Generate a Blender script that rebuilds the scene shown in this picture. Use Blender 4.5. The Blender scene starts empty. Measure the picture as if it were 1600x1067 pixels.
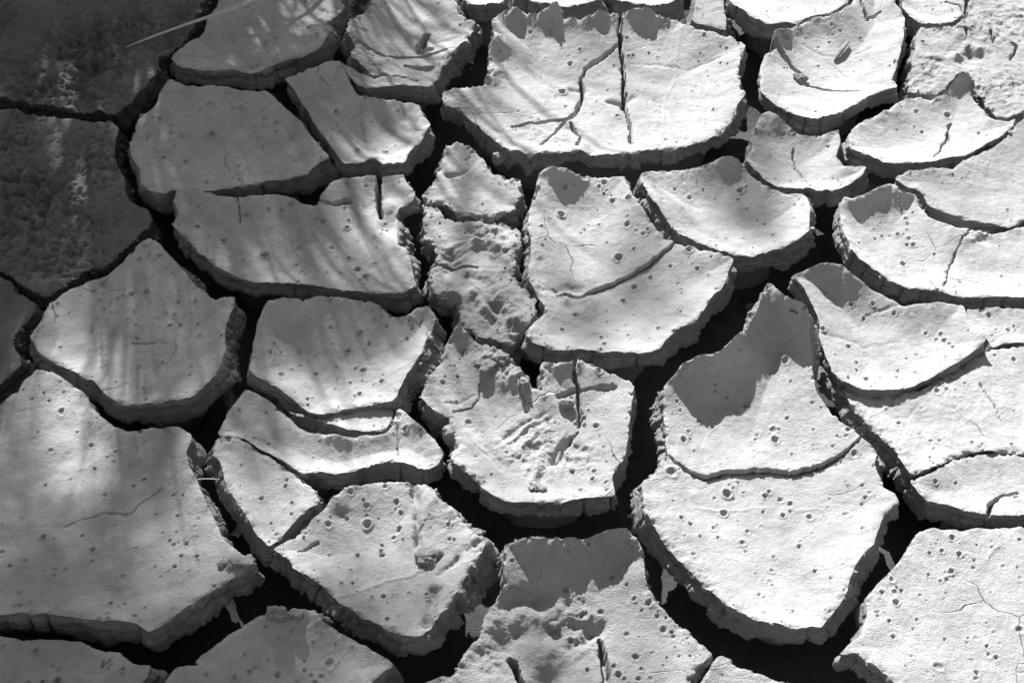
import bpy, math, random
import numpy as np
from math import radians, sin, cos, tan, pi

# ------------------------------------------------------------------ camera
CAM_H, PITCH, LENS = 0.85, 48.0, 50.0          # metres, degrees below the horizon, mm
W, H = 1600.0, 1067.0
scene = bpy.context.scene
cd = bpy.data.cameras.new('camera'); cam = bpy.data.objects.new('camera', cd)
scene.collection.objects.link(cam); scene.camera = cam
cam.location = (0, 0, CAM_H); cam.rotation_euler = (radians(90 - PITCH), 0, 0)
cd.lens = LENS; cd.sensor_width = 36.0; cd.clip_start = 0.02; cd.clip_end = 500.0

# ------------------------------------------------------------------ sky and sun (a black and white picture: grey sky light)
SUN_EL, SUN_AZ = 36.0, 13.0                    # azimuth in degrees left of straight ahead
world = bpy.data.worlds.new('World'); scene.world = world; world.use_nodes = True
wn, wl = world.node_tree.nodes, world.node_tree.links
wn.clear()
sky = wn.new('ShaderNodeTexSky'); sky.sky_type = 'NISHITA'; sky.sun_disc = False
sky.sun_elevation = radians(SUN_EL); sky.sun_rotation = radians(-SUN_AZ)
bw = wn.new('ShaderNodeRGBToBW'); bg = wn.new('ShaderNodeBackground'); wo = wn.new('ShaderNodeOutputWorld')
bg.inputs['Strength'].default_value = 0.066
wl.new(sky.outputs[0], bw.inputs[0]); wl.new(bw.outputs[0], bg.inputs['Color']); wl.new(bg.outputs[0], wo.inputs['Surface'])
ld = bpy.data.lights.new('sun', 'SUN'); ld.energy = 5.0; ld.angle = radians(0.53); ld.color = (1, 1, 1)
sun = bpy.data.objects.new('sun', ld); scene.collection.objects.link(sun)
se, sa = radians(SUN_EL), radians(SUN_AZ)
SUN = np.array([-sin(sa) * cos(se), cos(sa) * cos(se), sin(se)])
sun.location = tuple(SUN * 6)
sun.rotation_euler = (radians(-(90 - SUN_EL)), 0, sa)   # light travels along -SUN
vs = scene.view_settings
vs.view_transform = 'Standard'; vs.look = 'None'; vs.exposure = 1.03; vs.gamma = 1.0; vs.use_curve_mapping = False
scene.cycles.max_bounces = 6

# ------------------------------------------------------------------ helpers
_p = radians(PITCH)
_f = np.array([0, cos(_p), -sin(_p)]); _u = np.array([0, sin(_p), cos(_p)])
_s = 36.0 / LENS / W
def at(px, py, z=0.0):
    """points of the level z (metres) seen at these pixels of the photograph"""
    px = np.asarray(px, float); py = np.asarray(py, float); z = np.asarray(z, float)
    a = (px - W / 2) * _s; b = -(py - H / 2) * _s
    dx = a; dy = _f[1] + b * _u[1]; dz = _f[2] + b * _u[2]
    t = (z - CAM_H) / dz
    return dx * t, dy * t

_rng = np.random.RandomState(7)
_perm = np.concatenate([_rng.permutation(256)] * 3)
_g = np.stack([np.cos(np.arange(16) * pi / 8), np.sin(np.arange(16) * pi / 8)], 1)
def pn(x, y, seed=0):
    x = np.asarray(x, float) + seed * 17.31; y = np.asarray(y, float) + seed * 9.73
    xi = np.floor(x).astype(int); yi = np.floor(y).astype(int)
    xf = x - xi; yf = y - yi; xi &= 255; yi &= 255
    u = xf * xf * xf * (xf * (xf * 6 - 15) + 10); v = yf * yf * yf * (yf * (yf * 6 - 15) + 10)
    def gr(ix, iy, dx, dy):
        h = _g[_perm[_perm[ix] + iy] & 15]
        return h[..., 0] * dx + h[..., 1] * dy
    a = gr(xi, yi, xf, yf); b = gr((xi + 1) & 255, yi, xf - 1, yf)
    c = gr(xi, (yi + 1) & 255, xf, yf - 1); d = gr((xi + 1) & 255, (yi + 1) & 255, xf - 1, yf - 1)
    return 1.5 * ((a + (b - a) * u) * (1 - v) + (c + (d - c) * u) * v)
def fbm(x, y, seed=0, octs=3, gain=0.5):
    r = 0; a = 1.0; f = 1.0
    for k in range(octs):
        r = r + a * pn(x * f, y * f, seed + k * 3.1); a *= gain; f *= 2.03
    return r
def pn3(x, y, z, seed=0):      # cheap 3D noise from three planes
    return 0.62 * (pn(x + 0.37 * z, y - 0.21 * z, seed) + pn(y + 5.2, z + 1.7, seed + 2) + pn(z + 8.1, x - 3.3, seed + 4))

def mesh_obj(name, co, quads, mat, parent=None, smooth=True, tris=None):
    me = bpy.data.meshes.new(name)
    co = np.ascontiguousarray(co, np.float32); me.vertices.add(len(co)); me.vertices.foreach_set('co', co.ravel())
    faces = []
    nq = 0 if quads is None else len(quads); nt = 0 if tris is None else len(tris)
    li = np.concatenate([np.asarray(quads, np.int32).ravel() if nq else np.zeros(0, np.int32),
                         np.asarray(tris, np.int32).ravel() if nt else np.zeros(0, np.int32)])
    me.loops.add(len(li)); me.loops.foreach_set('vertex_index', li)
    me.polygons.add(nq + nt)
    st = np.concatenate([np.arange(nq) * 4, nq * 4 + np.arange(nt) * 3]).astype(np.int32)
    me.polygons.foreach_set('loop_start', st)
    me.polygons.foreach_set('use_smooth', np.full(nq + nt, smooth, bool))
    me.update(calc_edges=True); me.validate()
    me.materials.append(mat)
    o = bpy.data.objects.new(name, me); scene.collection.objects.link(o)
    if parent is not None: o.parent = parent
    return o
def empty(name, loc, label, cat, group=None):
    o = bpy.data.objects.new(name, None); scene.collection.objects.link(o)
    o.location = loc; o.empty_display_size = 0.02
    tag(o, label, cat, group); return o
def tag(o, label, cat, group=None):
    o['label'] = label; o['category'] = cat
    if group: o['group'] = group
    return o

# ------------------------------------------------------------------ materials
def new_mat(name):
    m = bpy.data.materials.new(name); m.use_nodes = True
    n = m.node_tree.nodes; n.clear()
    out = n.new('ShaderNodeOutputMaterial'); b = n.new('ShaderNodeBsdfPrincipled')
    b.inputs['Specular IOR Level'].default_value = 0.15
    m.node_tree.links.new(b.outputs[0], out.inputs['Surface'])
    return m, n, m.node_tree.links, b
def noise_node(n, l, pos, scale, detail=4, rough=0.6):
    t = n.new('ShaderNodeTexNoise'); t.inputs['Scale'].default_value = scale
    t.inputs['Detail'].default_value = detail; t.inputs['Roughness'].default_value = rough
    l.new(pos, t.inputs['Vector']); return t.outputs['Fac']
def ramp(n, l, src, a, b, lo, hi):
    r = n.new('ShaderNodeMapRange'); r.inputs[1].default_value = a; r.inputs[2].default_value = b
    r.inputs[3].default_value = lo; r.inputs[4].default_value = hi
    l.new(src, r.inputs[0]); return r.outputs[0]
def math_node(n, l, op, a, b):
    m = n.new('ShaderNodeMath'); m.operation = op
    for k, v in enumerate((a, b)):
        if isinstance(v, (int, float)): m.inputs[k].default_value = v
        else: l.new(v, m.inputs[k])
    return m.outputs[0]
def mud(name, lo, hi, grain=1.0, strata=False, rough=0.95):
    m, n, l, b = new_mat(name)
    g = n.new('ShaderNodeNewGeometry'); pos = g.outputs['Position']
    big = ramp(n, l, noise_node(n, l, pos, 14, 4), 0.3, 0.7, lo, hi)
    mid = ramp(n, l, noise_node(n, l, pos, 110, 5, 0.65), 0.25, 0.75, 0.88, 1.1)
    fine = ramp(n, l, noise_node(n, l, pos, 1400, 3, 0.7), 0.25, 0.75, 0.86, 1.12)
    col = math_node(n, l, 'MULTIPLY', math_node(n, l, 'MULTIPLY', big, mid), fine)
    h1 = noise_node(n, l, pos, 900, 3, 0.75); h2 = noise_node(n, l, pos, 260, 3, 0.6)
    oi = n.new('ShaderNodeObjectInfo')
    col = math_node(n, l, 'MULTIPLY', col, ramp(n, l, oi.outputs['Random'], 0, 1, 0.92, 1.06))
    stain = ramp(n, l, noise_node(n, l, pos, 38, 6, 0.7), 0.50, 0.70, 1.03, 0.80)
    col = math_node(n, l, 'MULTIPLY', col, stain)
    if strata:
        sx = n.new('ShaderNodeVectorMath'); sx.operation = 'MULTIPLY'; sx.inputs[1].default_value = (18, 18, 600)
        l.new(pos, sx.inputs[0])
        st = noise_node(n, l, sx.outputs[0], 1.0, 4, 0.65)
        col = math_node(n, l, 'MULTIPLY', col, ramp(n, l, st, 0.3, 0.7, 0.75, 1.12))
    bp = n.new('ShaderNodeBump'); bp.inputs['Strength'].default_value = 1.0; bp.inputs['Distance'].default_value = 0.0011 * grain
    hh = math_node(n, l, 'ADD', h1, math_node(n, l, 'MULTIPLY', h2, 0.5))
    if strata: hh = math_node(n, l, 'ADD', hh, math_node(n, l, 'MULTIPLY', st, 3.4))
    if not strata:
        wv = n.new('ShaderNodeTexNoise'); wv.inputs['Scale'].default_value = 30; wv.inputs['Detail'].default_value = 3; l.new(pos, wv.inputs['Vector'])
        wm = n.new('ShaderNodeVectorMath'); wm.operation = 'MULTIPLY_ADD'; wm.inputs[1].default_value = (0.03, 0.03, 0.0)
        l.new(wv.outputs['Color'], wm.inputs[0]); l.new(pos, wm.inputs[2])
        vo = n.new('ShaderNodeTexVoronoi'); vo.voronoi_dimensions = '2D'; vo.feature = 'DISTANCE_TO_EDGE'; vo.inputs['Scale'].default_value = 11
        l.new(wm.outputs[0], vo.inputs['Vector'])
        ck = ramp(n, l, vo.outputs['Distance'], 0.0, 0.008, -1.3, 0.0)
        mk = ramp(n, l, noise_node(n, l, pos, 9, 2), 0.54, 0.64, 0.0, 1.0)
        hh = math_node(n, l, 'ADD', hh, math_node(n, l, 'MULTIPLY', ck, mk))
    l.new(hh, bp.inputs['Height']); l.new(bp.outputs[0], b.inputs['Normal'])
    l.new(col, b.inputs['Base Color']); b.inputs['Roughness'].default_value = rough; b.inputs['Specular IOR Level'].default_value = 0.05
    return m
M_TOP = mud('dry_pale_mud', 0.43, 0.55, 1.25)
M_ROUGH = mud('crumbly_pale_mud', 0.40, 0.52, 1.8)
M_SHADE = mud('shade_dark_mud', 0.26, 0.38, 4.0, rough=1.0)  # plants' shade on the upper left plates put into a darker colour
M_EDGE = mud('layered_mud', 0.44, 0.56, 2.8, strata=True)
M_EDGE_D = mud('layered_shade_dark_mud', 0.10, 0.15, 1.7, strata=True)  # broken edges of those plates, the same shade put into their colour
M_FLOOR = mud('shade_dark_mud_in_cracks', 0.09, 0.15, 2.5)  # darkness of the deep cracks put into the floor colour
M_CLOD = mud('mud_clod', 0.36, 0.46, 2.2)
def plain(name, lo, hi, scale, rough):
    m, n, l, b = new_mat(name); g = n.new('ShaderNodeNewGeometry')
    l.new(ramp(n, l, noise_node(n, l, g.outputs['Position'], scale, 4), 0.3, 0.7, lo, hi), b.inputs['Base Color'])
    b.inputs['Roughness'].default_value = rough; return m
M_STRAW = plain('dry_straw', 0.45, 0.65, 160, 0.6)
M_REED = plain('reed_leaf', 0.06, 0.11, 20, 0.6)
# ------------------------------------------------------------------ the traced plates
# outline pixels of the rim; c = rim heights in mm (far, right, near, left); m = middle height; p = curl sharpness
# bumps: (px, py, mm, radius px); rough: crumbly relief in mm; flare: outward run of the edge at its foot in mm
G = 'curled plates of cracked dry mud'
P = []
def plate(label, pts, c=(14, 8, 8, 9), m=-3, p=2.3, bumps=(), rough=0.0, flare=(-1,9,3,5), top=None, edge=None, pits=1.0, chip=0.75, gap=0.0, wave=1.35, crumb=(), grit=0.38):
    P.append(dict(label=label, pts=pts, c=tuple(0.82 * v for v in c), m=m*0.85, p=p, bumps=bumps, rough=rough, flare=flare, top=top, edge=edge, pits=pits, chip=chip, wave=wave, crumb=crumb, grit=grit))

plate('dark rough mud plate in the shaded upper left corner under the dry stalk',
  [(-130,-70),(345,-70),(330,-30),(319,0),(309,20),(305,34),(300,47),(287,64),(263,83),(248,91),(248,105),(243,118),(223,138),(199,165),(184,177),(135,174),(94,167),(44,158),(0,152),(-80,140),(-130,135)],
  c=(2,3,3,2), m=0, rough=5.5, grit=5.5, crumb=((110,60,60,5),(150,90,50,5),(110,135,50,6),(40,140,40,5),(200,30,50,4)), top='shade_top', edge='shade_edge', pits=0.15)
plate('dark crumbly plate flecked with light at the left edge, below the darkest corner plate',
  [(-130,165),(0,170),(30,169),(40,177),(67,180),(98,185),(135,189),(175,189),(187,202),(180,219),(179,243),(184,260),(194,277),(196,300),(206,317),(229,325),(238,341),(233,353),(216,370),(189,390),(175,411),(135,422),(111,441),(67,461),(51,453),(25,441),(20,431),(0,422),(-130,400)],
  c=(2,2,4,2), m=0, rough=5.0, grit=5.5, crumb=((20,215,40,6),(40,280,50,6),(90,310,40,5),(30,350,50,6),(150,250,40,4),(90,400,50,4)), top='shade_top', edge='shade_edge', pits=0.3)
plate('small smooth dark mud plate cut by the left edge of the picture',
  [(-130,415),(0,431),(17,438),(24,455),(56,475),(44,498),(20,529),(22,540),(30,556),(32,566),(0,600),(-130,660)],
  c=(3,3,3,2), m=0, rough=0.5, top='shade_top', edge='shade_edge', pits=0.2)
plate('leaf-shaped mud plate left of the middle with pointed far tip and fine curved scratches',
  [(234,370),(250,380),(270,404),(287,421),(304,441),(327,461),(337,468),(357,461),(366,461),(363,485),(354,508),(351,529),(354,542),(344,573),(324,600),(300,621),(263,628),(216,633),(192,628),(165,616),(148,596),(118,579),(91,566),(59,549),(47,525),(67,498),(76,475),(111,451),(132,438),(169,429),(189,411),(212,387)],
  c=(7,10,8,5), m=-2, p=2.2)
plate('largest smooth mud plate filling the lower left, its front edge split into layers',
  [(56,571),(81,583),(101,596),(128,610),(138,626),(152,647),(192,670),(216,672),(236,667),(280,665),(297,674),(300,687),(292,707),(297,731),(310,754),(320,781),(337,812),(351,842),(374,862),(395,879),(374,896),(358,903),(324,926),(290,950),(266,970),(233,987),(216,973),(169,967),(115,962),(0,957),(-130,950),(-130,690),(0,630),(24,608),(44,583)],
  c=(8,6,11,4), m=-1, p=2.4, bumps=((150,655,3,30),(375,880,7,26)), wave=2.6, flare=(-2,8,4,2))
plate('mud plate in the lower left corner, rough with pits, in front of the largest plate',
  [(-130,990),(0,994),(51,997),(81,1000),(121,1000),(148,1012),(185,1017),(196,1027),(209,1037),(236,1039),(229,1058),(219,1067),(195,1140),(-130,1140)],
  c=(2,3,3,2), m=0, rough=0.9, grit=0.8)
plate('mud plate cut by the bottom edge with one big round pit and thin ridge',
  [(256,1067),(276,1041),(313,1039),(303,1031),(337,1004),(398,963),(420,960),(450,955),(491,948),(501,967),(535,990),(569,1009),(609,1031),(616,1037),(599,1048),(579,1065),(560,1140),(220,1140)],
  c=(12,5,2,12), m=-2, p=2.5, bumps=((440,958,5,30),(350,1010,5,40)))
plate('squarish mud plate left of the middle with a straight raised right edge',
  [(417,466),(478,465),(494,460),(535,465),(582,471),(602,483),(619,492),(636,490),(653,476),(670,475),(683,490),(673,515),(660,546),(646,573),(626,603),(614,630),(575,632),(535,638),(501,648),(481,643),(467,630),(444,613),(420,600),(400,588),(390,580),(392,560),(397,530),(400,508),(410,482)],
  c=(15,14,7,12), m=-4, p=2.2, bumps=((432,472,21,58),(670,485,6,30)))
plate('curved strip of mud with a long crumbly left edge, left of the crescent plate',
  [(338,682),(332,708),(341,714),(354,758),(374,788),(400,832),(420,855),(440,838),(464,808),(484,791),(501,783),(490,765),(471,746),(447,730),(418,711),(398,700),(380,688),(360,684)],
  c=(4,3,4,7), m=-1, p=2.0, flare=(0,4,4,9))
plate('crescent-shaped mud plate in front of the squarish plate, rolled lip along its near edge',
  [(404,612),(420,625),(445,645),(460,662),(480,674),(510,682),(540,684),(570,681),(602,677),(614,660),(618,645),(626,635),(643,653),(666,674),(680,687),(693,707),(684,722),(663,731),(643,724),(619,717),(602,717),(582,725),(562,732),(535,739),(515,741),(494,737),(474,741),(451,724),(421,706),(401,697),(381,685),(360,681),(339,679),(351,654),(364,630),(384,606)],
  c=(2,5,8,7), m=-2, p=1.8, bumps=((520,735,5,22),(640,650,6,30)), flare=(0,4,3,3))
plate('narrow sliver of mud wedged between the squarish plate and the crescent plate',
  [(447,642),(465,645),(481,647),(501,651),(535,641),(575,635),(612,636),(614,645),(608,664),(600,673),(562,673),(528,663),(488,651),(464,649)],
  c=(3,3,6,3), m=1, p=1.6, pits=0.5)
plate('bowl-shaped mud plate carrying a big rough clod, lower left of the middle',
  [(427,860),(461,832),(481,815),(494,798),(515,776),(545,754),(575,751),(616,744),(650,747),(670,754),(683,774),(704,786),(724,808),(744,832),(761,840),(751,859),(737,879),(724,903),(714,926),(690,957),(670,987),(653,997),(636,997),(609,984),(582,970),(555,953),(528,940),(511,919),(481,903),(454,886),(451,872)],
  c=(13,12,11,9), m=-6, p=2.0, bumps=((755,842,5,25),(540,760,4,40)), wave=1.4, chip=1.2, flare=(-1,13,5,6), crumb=((750,860,18,1.6),(715,930,18,1.6),(670,985,18,1.6),(540,758,20,1.2),(700,800,24,1.0)))
plate('smooth oval mud plate in half shade, upper left, next to the long jagged crack',
  [(258,130),(266,121),(280,128),(297,135),(331,135),(364,138),(400,143),(417,142),(430,152),(447,169),(471,192),(488,216),(508,236),(515,243),(498,253),(479,270),(434,278),(400,287),(358,290),(304,297),(266,297),(253,305),(233,298),(221,287),(219,266),(206,246),(204,223),(212,202),(211,189),(219,175),(243,162),(250,145)],
  c=(8,9,7,5), m=-2, p=2.2)
plate('mud plate at the top left crossed by bright streaks under the dry stalk',
  [(350,-70),(341,0),(324,27),(322,37),(314,54),(290,67),(270,83),(266,89),(277,99),(304,108),(337,110),(400,114),(434,98),(467,88),(501,73),(513,57),(511,34),(535,17),(538,7),(531,0),(540,-60),(530,-70),(360,-70)],
  c=(4,6,8,5), m=-2, p=2.2, bumps=((500,40,4,30),))
plate('steeply dished mud plate with a broken right flank, upper left of the middle',
  [(444,121),(467,113),(498,106),(531,97),(536,106),(545,127),(558,147),(589,150),(636,154),(655,157),(661,179),(673,196),(656,223),(636,243),(633,255),(596,260),(589,251),(562,255),(538,255),(525,239),(511,219),(494,196),(478,169),(461,142)],
  c=(16,10,9,11), m=-6, p=1.9, bumps=((500,112,10,50),), flare=(0,4,1,1))
plate('thin flake of mud lapping the far rim of the steeply dished plate',
  [(535,97),(542,103),(559,111),(586,120),(616,118),(643,126),(677,128),(673,136),(636,133),(602,134),(572,138),(553,127),(540,112)],
  c=(10,8,13,12), m=8, p=1.4, pits=0.4)
plate('streaked mud plate at the top with a ragged hole and a crumbly right corner',
  [(545,30),(562,20),(575,13),(579,0),(580,-60),(600,-70),(700,-70),(706,-20),(714,7),(727,24),(744,30),(737,51),(729,66),(704,81),(690,108),(680,127),(650,124),(602,114),(582,117),(565,101),(548,84),(545,76),(555,64),(540,44)],
  c=(14,11,8,9), m=-6, p=1.9, bumps=((560,40,6,30),(580,70,-3,20)), crumb=((560,45,20,2.2),(575,75,18,2),(735,60,22,2.6),(715,85,18,2.4),(670,70,20,1.2)), flare=(0,6,4,6), chip=1.8, wave=1.8)
plate('big mud plate at the top centre split by a branching black crack',
  [(774,19),(800,21),(834,19),(871,20),(881,27),(915,30),(935,22),(965,22),(972,15),(992,13),(1016,20),(1036,25),(1063,24),(1070,34),(1087,44),(1137,54),(1168,67),(1157,94),(1154,115),(1157,135),(1164,145),(1154,165),(1144,196),(1120,211),(1070,229),(1016,233),(969,243),(928,241),(908,233),(867,238),(830,241),(810,233),(795,236),(771,216),(737,189),(720,169),(693,165),(690,148),(693,138),(720,133),(754,130),(764,108),(763,78),(771,54),(769,30)],
  c=(26,12,12,5), m=-5, p=2.3, bumps=((1015,18,20,42),(805,20,14,40),(868,22,20,34),(938,24,16,24),(775,70,12,30),(765,110,8,25)), rough=0.3, crumb=((770,70,26,2.6),(768,115,26,2.6),(720,155,24,1.6),(830,200,40,1.6),(880,215,26,1.4),(868,32,20,1.6),(740,170,24,1.6)), flare=(0,4,1,1), chip=1.5, wave=1.3)
plate('little mud block at the very top, left of the big cracked plate',
  [(720,-70),(724,-3),(737,5),(764,8),(786,4),(789,-15),(790,-70)], c=(3,4,5,3))
plate('strip of mud at the top edge behind the left half of the cracked plate',
  [(805,-70),(805,-8),(840,3),(870,9),(882,11),(915,7),(933,2),(938,-20),(935,-70)], c=(3,4,7,4))
plate('strip of mud at the top edge behind the right half of the cracked plate',
  [(942,-70),(942,-10),(960,0),(975,3),(1016,5),(1043,1),(1062,-8),(1068,-70)], c=(3,4,7,4))
plate('small bright crumbly block behind the right shoulder of the big cracked plate',
  [(1086,-70),(1128,-70),(1131,0),(1133,20),(1136,46),(1110,42),(1087,36),(1082,28),(1086,10)], c=(2,2,-4,2), rough=0.8, m=-2)
plate('mud plate at the top edge with ripple rings, behind the deeply cupped plate',
  [(1135,-70),(1138,0),(1151,11),(1171,24),(1191,36),(1203,40),(1222,36),(1244,36),(1269,24),(1300,18),(1325,4),(1345,-70)], c=(4,4,10,7), m=-2, p=2)
plate('deeply cupped mud plate at the top right with a small splinter lying in it',
  [(1207,47),(1222,44),(1243,43),(1268,31),(1303,23),(1328,9),(1345,-20),(1360,-70),(1396,-70),(1399,0),(1412,17),(1416,20),(1412,51),(1409,74),(1402,101),(1396,118),(1406,130),(1369,145),(1335,169),(1311,179),(1281,185),(1257,182),(1230,169),(1207,159),(1198,153),(1188,145),(1188,105),(1195,84),(1205,78),(1216,72),(1212,60)],
  c=(14,13,11,10), m=-7, p=1.9, bumps=((1215,50,10,25),), flare=(0,4,0,0))
plate('strip of mud along the top edge between the cupped plate and the pitted right corner',
  [(1402,-70),(1505,-70),(1508,0),(1505,22),(1490,33),(1470,37),(1440,31),(1425,24),(1411,10)], c=(3,3,4,5), rough=0.4)
plate('rough pitted mud plate in the upper right corner with one dark hollow knob',
  [(1433,47),(1437,38),(1470,43),(1493,39),(1509,26),(1513,8),(1512,-70),(1720,-70),(1720,150),(1600,177),(1574,186),(1558,185),(1538,158),(1526,142),(1518,117),(1505,110),(1498,114),(1488,125),(1474,140),(1462,147),(1440,145),(1418,140),(1420,125),(1425,95),(1430,70)],
  c=(2,2,1,5), m=0, rough=2.0, chip=1.4, grit=2.2, crumb=((1560,50,60,1.6),(1540,140,40,1.6),(1590,120,50,1.6),(1590,20,40,1.4)))
plate('oval mud plate at the right with short forked crack and jagged shaded tip',
  [(1369,179),(1389,169),(1416,153),(1436,150),(1456,154),(1473,148),(1487,134),(1500,119),(1510,126),(1516,145),(1527,165),(1546,187),(1568,191),(1589,186),(1580,199),(1561,217),(1524,235),(1510,241),(1470,248),(1450,251),(1416,255),(1382,253),(1348,241),(1328,229),(1325,212),(1335,196)],
  c=(9,5,9,8), m=-3, p=2.2, bumps=((1502,122,16,30),(1400,165,4,40)), rough=0.35)
plate('grainy mud plate at the right edge in front of the plate with the forked crack',
  [(1399,276),(1416,267),(1470,262),(1487,264),(1526,240),(1563,222),(1592,192),(1600,187),(1720,168),(1720,335),(1600,341),(1578,353),(1551,347),(1504,337),(1477,330),(1450,320),(1443,305),(1434,296),(1416,291),(1403,283)],
  c=(5,2,8,8), m=-1, rough=0.9, grit=1.0, p=2.2)
plate('wide mud plate at the right with raised far tip and one straight hairline crack',
  [(1318,304),(1335,307),(1369,292),(1399,279),(1405,291),(1416,299),(1432,303),(1438,318),(1452,338),(1487,352),(1537,361),(1544,364),(1574,360),(1600,354),(1720,345),(1720,472),(1600,463),(1537,463),(1493,460),(1470,453),(1423,451),(1389,436),(1362,419),(1342,404),(1328,389),(1322,372),(1315,350),(1312,325)],
  c=(8,2,9,12), m=-3, p=2.2, bumps=((1385,292,16,45),(1325,310,8,30)), rough=0.35)
plate('mud plate at the right with shaded upright far edge and curved lip in front',
  [(1240,426),(1291,409),(1318,411),(1328,424),(1342,433),(1362,449),(1389,465),(1416,478),(1436,473),(1466,471),(1504,475),(1510,492),(1520,510),(1542,530),(1517,552),(1490,569),(1456,589),(1426,605),(1396,611),(1348,611),(1318,598),(1301,583),(1291,559),(1279,525),(1281,512),(1271,478),(1257,451)],
  c=(9,11,9,10), m=-3, p=2.1, bumps=((1285,420,22,70),(1542,530,5,22)), chip=0.4, flare=(0,5,4,5))
plate('small mud plate cut by the right edge, beside the tip of the curved lip',
  [(1510,480),(1557,483),(1600,481),(1720,486),(1720,525),(1600,534),(1571,535),(1551,542),(1544,530),(1520,510),(1513,492)], c=(3,3,4,3), m=0)
plate('large sandy mud plate at the right edge under the curved lip, crumbly left edge',
  [(1317,602),(1348,614),(1396,615),(1436,610),(1480,586),(1514,562),(1537,552),(1554,546),(1581,540),(1600,538),(1720,530),(1720,702),(1600,705),(1554,702),(1517,705),(1487,715),(1450,736),(1420,743),(1410,730),(1399,710),(1389,694),(1359,664),(1328,630)],
  c=(0,3,7,4), m=-1, p=2.2, rough=0.35, grit=0.8, crumb=((1335,640,20,2),(1365,675,20,2.2),(1400,715,18,2)), flare=(0,7,4,7), chip=1.6)
plate('triangular mud plate at the right edge just above the long black gap',
  [(1422,748),(1452,741),(1489,720),(1519,711),(1556,708),(1600,711),(1720,716),(1720,800),(1600,804),(1551,803),(1524,798),(1490,790),(1463,785),(1446,780),(1433,764)],
  c=(1,3,6,7), m=-2, p=2.0, flare=(0,4,2,2))
plate('big pale mud plate filling the lower right corner, dotted with ringed pits',
  [(1433,833),(1456,827),(1504,827),(1547,823),(1600,822),(1720,820),(1720,1140),(1420,1140),(1399,1067),(1382,1051),(1359,1034),(1335,1017),(1312,1022),(1325,1005),(1342,994),(1355,963),(1355,930),(1375,906),(1392,892),(1409,872),(1419,852)],
  c=(3,2,2,8), m=-1, p=2.4, rough=0.2, flare=(0,4,4,4))
plate('small corner of a mud plate at the bottom edge right of the grooved plate',
  [(1092,1067),(1121,1027),(1128,1023),(1151,1039),(1200,1057),(1235,1066),(1290,1095),(1320,1140),(1060,1140),(1075,1095)], c=(4,3,2,4), m=0, rough=0.8)
plate('deeply grooved mud plate at the bottom centre with a dark shaded far rim',
  [(800,844),(844,840),(891,839),(935,833),(979,823),(992,837),(1002,855),(1009,896),(1016,923),(1029,940),(1056,967),(1083,990),(1110,1021),(1073,1064),(1060,1100),(1040,1140),(640,1140),(655,1067),(670,1061),(704,1054),(717,1041),(720,1021),(747,994),(757,960),(778,926),(788,899),(788,869),(788,845)],
  c=(20,7,2,9), m=-3, p=2.6, rough=0.8, grit=0.5, crumb=((790,960,34,2),(900,960,30,2),(930,990,26,2),(995,870,18,1.6),(760,1020,26,1.8)), bumps=((962,832,13,34),(900,836,6,40),(840,842,12,45)), flare=(0,4,4,4), chip=1.4, wave=1.5)
plate('largest mud plate right of the middle with a tall shaded tip and curved hairline crack',
  [(1200,433),(1208,433),(1220,448),(1237,461),(1249,482),(1256,505),(1264,529),(1269,552),(1271,586),(1274,606),(1288,630),(1305,650),(1328,669),(1348,688),(1369,707),(1366,730),(1382,761),(1406,785),(1399,790),(1385,801),(1375,818),(1365,849),(1345,872),(1328,899),(1325,919),(1311,943),(1294,963),(1284,977),(1240,977),(1200,970),(1171,960),(1137,940),(1104,909),(1070,879),(1036,842),(1016,808),(1006,795),(1006,768),(1002,749),(1016,742),(1036,724),(1044,710),(1040,690),(1039,674),(1036,647),(1036,603),(1056,586),(1066,571),(1093,556),(1134,541),(1157,515),(1181,488),(1188,465),(1197,441)],
  c=(26,10,12,4), m=-5, p=2.2, chip=0.85, flare=(0,6,4,8), crumb=((1012,800,22,1.8),(1030,850,26,2.0),(1065,885,24,1.9),(1105,915,20,1.6),(1150,950,16,1.2)),
  bumps=((1205,445,34,75),(1075,580,20,45),(1252,510,26,50),(1130,550,20,45),(1170,505,16,40),(1018,815,-3,30),(1050,870,-3,30),(1400,788,10,24)))
plate('pitted mud plate in the centre with a curved crack across it and ragged right edge',
  [(837,277),(850,266),(881,260),(901,270),(931,272),(975,278),(985,297),(1002,327),(1029,360),(1040,370),(1063,379),(1087,382),(1124,394),(1147,401),(1137,431),(1127,451),(1104,478),(1087,502),(1056,514),(1039,532),(1033,544),(1009,552),(969,549),(911,544),(874,546),(854,542),(840,540),(822,525),(832,505),(844,498),(852,484),(846,471),(834,448),(824,428),(830,401),(830,370),(824,357),(827,324),(840,297)],
  c=(12,12,10,8), m=-4, p=2.1, bumps=((875,268,15,50),(1135,395,6,35),(835,520,6,30)), rough=0.3, grit=0.4, flare=(0,6,3,4), chip=0.9, crumb=((838,400,22,1.4),(845,450,25,1.8),(885,455,16,2),(840,300,16,1.2),(850,490,16,1.6)))
plate('neat oval mud plate right of the upper middle, curled up along its near edge',
  [(999,273),(1002,266),(1043,265),(1070,265),(1097,261),(1120,248),(1147,240),(1163,256),(1181,277),(1200,293),(1234,300),(1259,298),(1264,320),(1265,345),(1267,358),(1251,370),(1227,384),(1200,392),(1171,397),(1141,390),(1104,380),(1070,367),(1050,353),(1043,341),(1019,310),(1009,290)],
  c=(11,11,10,11), m=-5, p=2.1, bumps=((1145,246,12,30),))
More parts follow.
